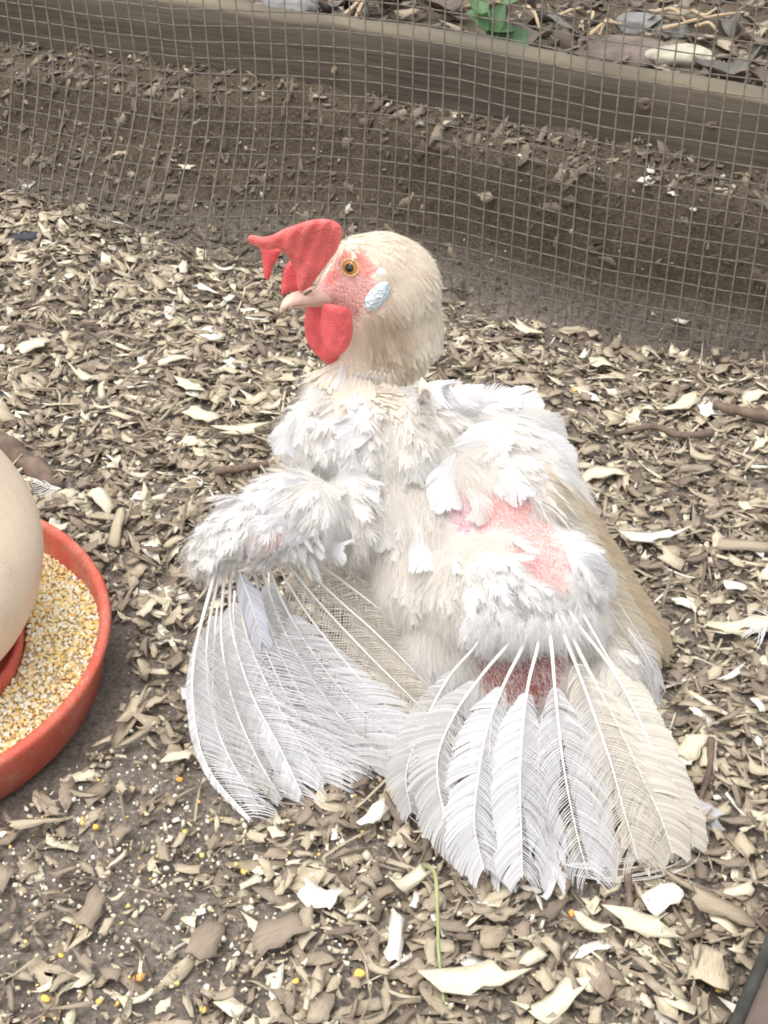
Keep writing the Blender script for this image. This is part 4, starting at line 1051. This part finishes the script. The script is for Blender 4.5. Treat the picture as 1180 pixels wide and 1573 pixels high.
HAND = [
 (1020, 1375, .0165, .8, .5, 5, 1, 0, 'white square chip just below the curled wing corner'),
 (1048, 1165, .013, .9, 1.2, 5, 2, 1, 'chalk white fluffy chip on the left of the cream chip cluster'),
 (1062, 1148, .016, .7, 1.0, 4, 1, 2, 'cream slab standing in the cluster right of the fanned wing'),
 (1090, 1160, .017, .55, 1.35, 4, 1, 3, 'cream slab behind the thin upright twig at right'),
 (495, 1378, .016, .75, -.3, 5, 0, 1, 'folded white shaving alone on soil below the wing gap'),
 (607, 1440, .021, .35, 1.45, 5, 1, 1, 'narrow white strip left of the green stem'),
 (735, 1500, .026, .55, .25, 4, 2, 2, 'big cream torn shaving right of the green stem foot'),
 (630, 1350, .018, .45, .7, 4, 0, 2, 'cream curled shaving tucked at the top of the green stem'),
 (575, 1250, .012, .6, 1.0, 5, 2, 3, 'small jagged white chip under the gap between the wings'),
 (925, 555, .016, .85, .2, 4, 3, 0, 'pale round disc shaving right of the neck'),
 (895, 545, .010, .5, 1.0, 5, 0, 3, 'white curled sliver touching the pale disc shaving'),
 (930, 725, .026, .45, .05, 4, 3, 1, 'long cream shaving right of the shoulder feathers'),
 (310, 635, .018, .65, -.5, 4, 1, 1, 'loose pale slab at left, notched at its lower end'),
 (375, 660, .024, .5, .4, 4, 2, 0, 'cream slab with torn edge left of the crop'),
 (290, 590, .022, .5, -.6, 4, 2, 1, 'cream torn shaving in the pale pile left of the beak'),
 (265, 550, .020, .5, .3, 4, 3, 2, 'bowed cream shaving crossed by a fine dark twig'),
 (130, 575, .016, .5, -.6, 4, 0, 0, 'cream curled shaving in the middle of the left litter'),
 (50, 530, .020, .6, .4, 4, 3, 3, 'yellowish bowed shaving at the left edge'),
 (320, 445, .018, .3, -.5, 5, 1, 2, 'narrow white strip behind the comb at left'),
 (345, 412, .014, .3, .1, 5, 0, 1, 'small white curl at the foot of the dark hollow'),
 (325, 518, .012, .6, .2, 5, 2, 1, 'bright white scrap left of the beak'),
 (440, 555, .020, .35, -1.0, 4, 1, 3, 'cream pointed strip just left of the hanging wattles'),
 (1010, 820, .024, .4, .0, 5, 2, 2, 'white branching shaving right of the folded tail'),
 (1150, 835, .030, .3, -.1, 2, 1, 0, 'wide dull tan slab at the right edge'),
 (1110, 470, .016, .5, -.3, 3, 0, 2, 'light tan curl at the far mesh foot'),
 (1045, 512, .016, .6, .9, 5, 0, 3, 'arched white shaving leaning at the mesh foot'),
 (1160, 605, .018, .6, .4, 4, 3, 1, 'greenish cream shaving at the right edge above the twig'),
 (1092, 628, .014, .8, .3, 5, 3, 0, 'whitish round shaving touching the long dark twig'),
 (1050, 620, .018, .6, .7, 4, 2, 3, 'cream fluffy shaving left of the long dark twig'),
 (810, 505, .018, .6, -.8, 4, 2, 0, 'forked cream shaving behind the neck'),
 (1110, 1395, .026, .38, -.35, 2, 1, 2, 'long dull tan slab above the mossy rail'),
 (985, 1420, .026, .4, -.25, 4, 2, 1, 'mint cream torn shaving under the white square chip'),
 (910, 1420, .014, .5, -.6, 4, 0, 3, 'cream folded scrap left of the torn shaving'),
 (1090, 1480, .026, .7, 1.3, 3, 1, 3, 'large light tan slab beside the mossy rail'),
 (850, 1540, .022, .6, .6, 4, 0, 2, 'cream curl at the lower edge of the frame'),
 (1130, 900, .012, .8, .1, 5, 1, 0, 'small white square scrap below the wide tan slab'),
 (1140, 965, .022, .5, .1, 4, 2, 3, 'cream ragged shaving at right, level with the tail'),
 (320, 1440, .022, .6, 1.2, 1, 3, 2, 'grey brown broad shaving below the left wing'),
 (430, 1430, .024, .6, .4, 1, 3, 1, 'grey brown scooped shaving below the left wing'),
 (140, 1395, .017, .6, 1.2, 1, 1, 1, 'square grey brown shaving below the tray'),
 (60, 1262, .026, .2, .35, 3, 1, 2, 'light tan long sliver by the tray front'),
 (275, 1160, .014, .6, .1, 4, 1, 3, 'pale square shaving touching the outermost wing feather'),
 (205, 1085, .016, .4, 1.3, 3, 2, 2, 'ragged light tan strip on bare soil right of the tray'),
 (225, 935, .013, .6, 1.0, 4, 1, 1, 'cream square chip on bare soil right of the tray'),
 (180, 810, .026, .28, 1.5, 3, 1, 0, 'upright light tan strip above the tray rim'),
 (155, 760, .022, .5, -1.0, 4, 3, 2, 'cream bowed shaving left of the grey branch end'),
 (1095, 1250, .020, .35, .4, 3, 0, 1, 'light tan curl behind the wispy wing corner'),
]
for hnd in HAND:
    px, py, L, asp, yaw, ci, shp, var, lab = hnd
    add_chip(px, py, L, asp, yaw, ci, shp, var, (rnd.uniform(-.25, .25), rnd.uniform(-.25, .25)), lab, .009)
cnt = 0; tries = 0; taken = [(r[1], r[2]) for r in recs]
while cnt < 300-len(HAND) and tries < 9000:
    tries += 1; px, py = rnd.uniform(5, 1175), rnd.uniform(300, 1568)
    if inside((px, py), wing_poly): continue
    p = G(px, py, .006)
    if p.y > float(yfoot(p.x))-.02 or not tray_clear(p.x, p.y, .012): continue
    if rnd.random() > float(density(np.array([p.x]), np.array([p.y]))[0])**.7: continue
    if min(math.hypot(px-a, py-b) for a, b in taken) < 26: continue
    if px > 1090 and py > 1440: continue
    taken.append((px, py))
    ci = rnd.choices(range(6), [.12, .26, .27, .20, .11, .04])[0]
    add_chip(px, py, rnd.uniform(.008, .0135)*(.85 if px < 560 and py > 1150 else 1), rnd.uniform(.24, .68), rnd.uniform(0, 6.28), ci, rnd.randrange(4), rnd.randrange(4), (rnd.gauss(0, .2), rnd.gauss(0, .2)), None, .0075)
    cnt += 1
bpy.context.view_layer.update()
groups = {}
for (o, px, py, L, ci, shp) in recs:
    if 'label' in o: continue
    p = o.location; best = min(LMW, key=lambda k: (LMW[k].xy-p.xy).length); q = LMW[best]
    dx, dy = p.x-q.x, p.y-q.y
    rel = ('right of' if dx > 0 else 'left of') if abs(dx) > abs(dy) else ('behind' if dy > 0 else 'in front of')
    sz = 'small' if L < .0105 else 'large'
    groups.setdefault((sz, ci, shp, rel, best), []).append((math.hypot(dx, dy), o))
for (sz, ci, shp, rel, best), lst in groups.items():
    lst.sort(key=lambda t: t[0])
    for i, (_, o) in enumerate(lst):
        o['label'] = f"{ORD[i] if i else ''}{'closest ' if len(lst) > 1 else ''}{sz} {COLN[ci]} {SHAPES[shp][0]} shaving {rel} {best}"

for (px, py, L, asp, yaw, ci, lab) in [(178, 77, .012, .45, .6, 5, 'bright white chip on the ledge at far left'), (803, 240, .008, .6, .3, 5, 'white chip on the ledge behind the hen\'s neck'), (994, 278, .011, .7, .4, 5, 'double white chip near the middle of the right ledge'),
   (1000, 262, .009, .7, 1.2, 5, 'white chip just above the double white chip'), (1060, 318, .012, .35, -1.0, 4, 'pale yellow sliver leaning on the right lip'), (1103, 290, .013, .2, 0, 4, 'thin cream sliver lying on the right ledge'), (1037, 297, .008, .5, .1, 5, 'curved white scrap above the yellow sliver'),
   (700, 172, .016, .6, .5, 2, 'tan shaving on the ledge right of centre'), (690, 185, .015, .4, .9, 3, 'light shaving crossing the tan one on the ledge'), (490, 147, .014, .45, -.5, 2, 'tan chip on the ledge, upper middle'), (400, 114, .012, .5, .4, 2, 'tan curl on the ledge left of the middle'),
   (860, 212, .020, .15, .9, 2, 'long tan splinter leaning against the board'), (1005, 480, .008, .5, 1.3, 4, 'small cream chip at the foot of the bank'), (288, 257, .009, .6, .1, 4, 'cream chip stuck in the left bank'), (188, 235, .013, .4, .1, 3, 'tan chip caught on the bowed wires'), (755, 300, .020, .4, .6, 2, 'forked tan leaf scrap on the bank')]:
    h = ray(px, py).normalized(); q = Vector((0, 0, CAM_H)); 
    while q.z > H1(q.x, q.y)+.003 and q.y < 2: q = q+h*.002
    o = bpy.data.objects.new('wood_shaving', chip_mesh(1 if asp < .5 else 2, ci % 4, ci)); C.objects.link(o); o.location = q; o.scale = (L, L*asp, min(L, .02))
    o.rotation_euler = (.5 if py > 220 else .15, 0, yaw); tag(o, lab, 'wood shaving', 'pale scraps on the bank behind the mesh')

# ------------------------------------------------------------------ corn kernels, pellets of bright yellow
def kernel(px, py, s, c, lab):
    V, F, _ = grain_template(int(px)); bm = bmesh.new(); s *= .78
    bmesh.ops.create_icosphere(bm, subdivisions=2, radius=s)
    for v in bm.verts:
        v.co.z *= .55; v.co.x *= 1.25-.35*(v.co.y/s); v.co *= 1+.38*noise.noise(v.co*420+Vector((px, py, 0)))
    me = bpy.data.meshes.new('corn_kernel'); bm.to_mesh(me); bm.free()
    a_ = me.color_attributes.new('Col', 'FLOAT_COLOR', 'POINT'); a_.data.foreach_set('color', [*c, 1]*len(me.vertices))
    o = link('corn_kernel', me, M['feed']); p = G(px, py, .005); o.location = (p.x, p.y, H1(p.x, p.y)+.007); o.rotation_euler = (rnd.uniform(-.4, .4), rnd.uniform(-.4, .4), rnd.uniform(0, 6))
    tag(o, lab, 'corn kernel', 'corn kernels dropped on the litter')
YE = (.70, .46, .10); OR = (.66, .31, .07)
for (px, py, s, c, lab) in [(215, 1505, .0028, OR, 'large orange corn piece at bottom left'), (552, 1502, .0026, YE, 'yellow corn flake left of the green stem foot'), (70, 1538, .0021, YE, 'yellow corn kernel nearest the bottom left corner'),
   (153, 1545, .0018, YE, 'yellow corn kernel right of the bottom left corner one'), (313, 1556, .0019, YE, 'yellow corn kernel at the lower edge, a third across'), (375, 1350, .0018, YE, 'yellow corn kernel below the tray-side wing tip'),
   (285, 1282, .0019, YE, 'yellow corn kernel left of the tray-side wing tip'), (278, 1208, .0018, OR, 'orange yellow kernel close to the outermost feather'), (455, 1515, .0016, YE, 'small yellow kernel left of the yellow flake'),
   (95, 1473, .0018, YE, 'yellow kernel by the brown scraps below the tray'), (878, 1410, .0019, OR, 'orange crumb below the wide wing\'s ragged hem'), (1103, 1525, .0020, YE, 'yellow kernel under the large tan slab by the rail'), (882, 602, .0019, YE, 'yellow kernel in the litter behind the back feathers')]:
    kernel(px, py, s, c, lab)

# ------------------------------------------------------------------ branches, twigs, stones, grass stem
def stick(name, pts, r0, r1, lab, cat, mat='branch', group=None, seg=9):
    V, F = [], []; n = 28; path = catmull(pts, n)
    path = [q+Vector((noise.noise(q*60), noise.noise(q*60+Vector((9, 0, 0))), noise.noise(q*60+Vector((0, 9, 0)))))*r0*.22 for q in path]
    tube(V, F, path, lambda t: (r0*(1-t)+r1*t)*(1+.13*math.sin(t*19)+.1*math.sin(t*47)), seg)
    o = link(name, pymesh(name, V, F), M[mat]); return tag(o, lab, cat, group)
stick('branch', [G(-60, 640, .012), G(0, 682, .011), G(50, 715, .010), G(85, 755, .008)], .0075, .0066, 'thick grey brown branch behind the hopper, running off the left edge', 'branch')
stick('twig', [G(1230, 655, .010), G(1180, 640, .010), G(1130, 630, .009), G(1098, 622, .008)], .0042, .0032, 'long dark twig running off the right edge', 'twig')
stick('twig', [G(1095, 665, .009), G(1050, 668, .010), G(1000, 655, .009), G(945, 668, .009)], .0026, .0018, 'thin crossed dark twig right of the back feathers', 'twig')
stick('twig', [G(1092, 1135, .016), G(1090, 1185, .014), G(1072, 1235, .010), G(1058, 1262, .008)], .0018, .0012, 'thin upright brown twig across the cream chips', 'twig')
stick('twig', [G(330, 725, .010), G(370, 720, .010), G(412, 712, .009)], .0028, .0020, 'short dark twig against the crop feathers', 'twig')
stick('twig', [G(215, 565, .012), G(270, 560, .016), G(330, 556, .012)], .0007, .0005, 'hair-thin black twig over the pale pile', 'twig', seg=5)
stick('twig', [G(20, 475, .02), G(80, 468, .024), G(110, 492, .022), G(150, 500, .02)], .0009, .0006, 'thin bent twig in the left heap', 'twig', seg=5)
stick('twig', [G(965, 1345, .012), G(968, 1400, .010), G(955, 1440, .008)], .0018, .0012, 'thin dark twig below the curled wing corner', 'twig')
stick('grass_stem', [G(650, 1328, .010), G(668, 1342, .026), G(672, 1400, .022), G(674, 1460, .014), G(682, 1540, .006)], .0010, .0007, 'slender bent green stem standing below the wide wing', 'stem', 'stem_green', seg=6)
def stone(name, px, py, sx, sy, sz, mat, lab, z=None, rot=0, group=None):
    bm = bmesh.new(); bmesh.ops.create_icosphere(bm, subdivisions=4, radius=1)
    for v in bm.verts:
        d = v.co.copy(); v.co *= 1+.22*noise.noise(d*1.3+Vector((px, py, 0)))+.09*noise.noise(d*4+Vector((py, 0, 0)))
        v.co.z = max(min(v.co.z, .72), -.7); v.co = Vector((v.co.x*sx, v.co.y*sy, v.co.z*sz))
    me = bpy.data.meshes.new(name); bm.to_mesh(me); bm.free()
    o = link(name, me, M[mat]); p = G(px, py, .145 if z is None else z); o.location = (p.x, p.y, H1(p.x, p.y)+sz*.35); o.rotation_euler = (0, 0, rot)
    return tag(o, lab, 'stone', group)
stone('stone', 40, 368, .011, .007, .005, 'pebble', 'small black stone in the left heap', .03)
stone('stone', 1045, 78, .026, .014, .010, 'pale_stone', 'buff flat stone resting behind the board at upper right')
stone('stone', 985, 18, .020, .014, .009, 'slate', 'grey stone behind the buff stone at upper right')
stone('stone', 955, 65, .040, .030, .010, 'dead', 'broad brown flat stone left of the buff stone')
stone('stone', 440, 12, .022, .012, .012, 'slate', 'light grey pitted stone at the top edge above the board')
stone('stone', 395, 14, .014, .010, .010, 'slate', 'grey stone left of the pitted stone at the top edge')
stone('stone', 350, 6, .012, .010, .012, 'pebble', 'dark blue grey stone at the top edge, leftmost of the stones')
stone('stone', 1035, 38, .013, .008, .008, 'slate', 'small pale grey stone on top of the buff stone\'s back edge')

# ------------------------------------------------------------------ beyond the board: dead leaves, straw, seedling
def leaf_mesh(name, L, Wd, curl, fold, seed, nu=9, nv=5, wave=.1):
    r = np.random.RandomState(seed); V, F = [], []
    for i in range(nu):
        u = i/(nu-1); wv = Wd*(math.sin(math.pi*min(1, u*.96+.03))**.75)
        for j in range(nv):
            v = j/(nv-1)*2-1; V.append((L*(u-.5), wv*v*.5, fold*abs(v)*Wd+curl*L*(u-.5)**2*2+wave*Wd*math.sin(u*9+v*3+seed)*.5))
    n = len(V); V += [(a, b, c-.0005) for a, b, c in V]
    for i in range(nu-1):
        for j in range(nv-1):
            a, b, c, d = i*nv+j, (i+1)*nv+j, (i+1)*nv+j+1, i*nv+j+1; F.append((a, b, c, d)); F.append((a+n, d+n, c+n, b+n))
    rim = [i*nv for i in range(nu)]+[(nu-1)*nv+j for j in range(1, nv)]+[i*nv+nv-1 for i in range(nu-2, -1, -1)]+[j for j in range(nv-2, 0, -1)]
    for a, b in zip(rim, rim[1:]+rim[:1]): F.append((a, a+n, b+n, b))
    return pymesh(name, V, F)
DL = [(500, 22, 'grey dead leaf', 'right of the light grey pitted stone'), (545, 20, 'grey dead leaf', 'above the bend of the board'), (585, 28, 'brown dead leaf', 'above the board left of the seedling, larger'), (610, 8, 'brown dead leaf', 'at the top edge left of the seedling'),
      (690, 25, 'brown dead leaf', 'behind the stem of the seedling'), (850, 30, 'grey dead leaf', 'between seedling and broad flat stone'), (905, 10, 'brown dead leaf', 'at the top edge above the broad flat stone'), (1120, 22, 'grey dead leaf', 'near the top right corner'),
      (1118, 105, 'grey dead leaf', 'right of the buff stone by the board'), (1165, 60, 'brown dead leaf', 'at the right edge beyond the board'), (820, 62, 'brown dead leaf', 'by the board right of the seedling'), (1150, 110, 'brown dead leaf', 'close behind the board at far right'),
      (540, 4, 'grey dead leaf', 'at the top edge above the bend of the board')]
for i, (px, py, k, where) in enumerate(DL):
    o = link('dead_leaf', leaf_mesh('dead_leaf', .032+.008*(i % 3), .017, .5*(-1)**i, .12, i, wave=.35), M['dead_grey'] if 'grey' in k else M['dead'])
    p = G(px, py, .148); o.location = (p.x, p.y, H1(p.x, p.y)+.012); o.rotation_euler = (rnd.uniform(-.4, .4), rnd.uniform(-.3, .3), rnd.uniform(0, 6))
    tag(o, f'{k} {where}', 'leaf', 'dead leaves beyond the board')
ST_ = [((1005, 3), (1035, 12), (1055, 18), 'pale straw crossing the grey stone'), ((1070, 24), (1090, 28), (1104, 33), 'short straw right of the grey stone'), ((1065, 2), (1085, 12), (1102, -2), 'straw end at the top edge, right'), ((1020, 26), (1080, 16), (1145, 4), 'long reddish straw running to the top right'),
       ((810, 0), (822, 18), (830, 28), 'straw leaning beside the seedling'), ((860, 8), (880, 4), (905, -6), 'straw at the top edge left of the broad stone'), ((905, 2), (912, 12), (906, 20), 'short upright straw above the broad stone'), ((940, 14), (930, 30), (922, 38), 'short pale straw by the broad stone'),
       ((905, 40), (930, 32), (955, 27), 'tan straw lying on the broad stone'), ((510, 42), (560, 12), (592, 2), 'yellow blade of dry grass above the board'), ((530, 22), (560, 6), (600, -8), 'thin dry grass blade behind the yellow one'), ((700, 14), (760, 6), (790, -4), 'thin straw behind the seedling')]
for a, b, c, lab in ST_:
    pts = [G(*q, .155) for q in (a, b, c)]
    pts = [Vector((q.x, q.y, H1(q.x, q.y)+.012+.004*(i == 1))) for i, q in enumerate(pts)]
    stick('straw', pts, .0018, .0011, lab, 'straw', 'straw', 'straws beyond the board', 6)
def seedling():
    b = G(755, 62, .148); b.z = H1(b.x, b.y); t = empty('green_seedling', b)
    for lf in [((755, 60), (762, 30), (776, 5), .014), ((752, 45), (735, 25), (718, 18), .013), ((752, 45), (775, 42), (790, 44), .011), ((768, 70), (790, 62), (822, 58), .021), ((745, 20), (735, 4), (728, -14), .014), ((775, 5), (785, -8), (800, -20), .016), ((770, 70), (776, 48), (784, 34), .009)]:
        y = b.y-.01; A, Bm, E = (P(*q, y+.006*i) for i, q in enumerate(lf[:3])); 
        pts = catmull([A, Bm, E], 10); V, F = [], []
        for i, q in enumerate(pts):
            u = i/9; wd = lf[3]*(.18+.82*math.sin(math.pi*min(1, u*.85+.12))**1.2)*(1 if i < 9 else .3)
            T = (pts[min(9, i+1)]-pts[max(0, i-1)]).normalized(); S = T.cross(Vector((0, -.6, .8))).normalized(); N2 = S.cross(T)
            for k in (-1, -.5, 0, .5, 1): V.append(q+S*(k*wd/2)+N2*(abs(k)*wd*.16))
        n = len(V); V += [v-Vector((0, 0, .0006)) for v in V]
        for i in range(9):
            for k in range(4):
                a, b_, c, d = i*5+k, (i+1)*5+k, (i+1)*5+k+1, i*5+k+1; F.append((a, b_, c, d)); F.append((a+n, d+n, c+n, b_+n))
        link('leaf', pymesh('leaf', V, F), M['green'], t)
    V, F = [], []
    tube(V, F, [b-Vector((0, 0, .004)), P(757, 50, b.y-.01), P(754, 30, b.y-.01), P(748, 12, b.y-.008)], lambda t_: .0017*(1-.4*t_), 7)
    link('stem', pymesh('stem', V, F), M['green'], t)
    tag(t, 'broad-leaved green seedling growing behind the board', 'plant')
seedling()

# ------------------------------------------------------------------ mossy rail at the lower right corner
def rail():
    a, b = G(1182, 1420, .045), G(1108, 1600, .045); d = (b-a).normalized(); a = a-d*.12; b = b+d*.25; s = Vector((-d.y, d.x, 0)); s = s if s.x > 0 else -s
    t = empty('timber_rail', (a.x, a.y, 0))
    def slab(name, o0, o1, z0, z1, mat, n=40):
        V, F = [], []
        for i in range(n):
            q = a.lerp(b, i/(n-1)); j = .0012*noise.noise(q*90)
            for (o_, z) in ((o0+j, z0), (o0+j, z1-.002), (o0+.002, z1), (o1, z1), (o1, z0)): V.append(Vector((q.x, q.y, 0))+s*o_+Vector((0, 0, z+j)))
        for i in range(n-1):
            for k in range(4): F.append((i*5+k, (i+1)*5+k, (i+1)*5+k+1, i*5+k+1))
        F.append((0, 1, 2, 3, 4)); F.append(tuple((n-1)*5+k for k in (4, 3, 2, 1, 0)))
        link(name, pymesh(name, V, F), mat, t)
    slab('mossy_edge', 0, .006, -.01, .045, M['moss']); slab('rail_face', .0062, .05, -.01, .052, M['rail'])
    tag(t, 'dark mossy timber rail in the lower right corner', 'rail')
rail()

# ------------------------------------------------------------------ moulted feathers lying about
def fallen(px, lab, w_, c, rag, name='fallen_feather', z=.012):
    pts = [G(*q, z) for q in px]; pts = [Vector((q.x, q.y, H1(q.x, q.y)+z)) for q in pts]
    o = flight(pts, w_, w_, None, c, rag, rag, .05, .0004, seed=400+int(px[0][0]), ang=.95, sp=.0012, name=name, view=Vector((0, -.3, .95)))
    tag(o, lab, 'feather')
fallen([(95, 760), (78, 758), (52, 748)], 'small white moulted feather just above the tray', .009, (.80, .79, .74), .9)
fallen([(1200, 950), (1182, 945), (1166, 962)], 'fluffy white feather cut by the right edge', .012, (.82, .82, .82), .7)
fallen([(278, 1056), (288, 1066), (298, 1078)], 'tiny white feather scrap at the outer wing quill', .005, (.84, .84, .84), .1)
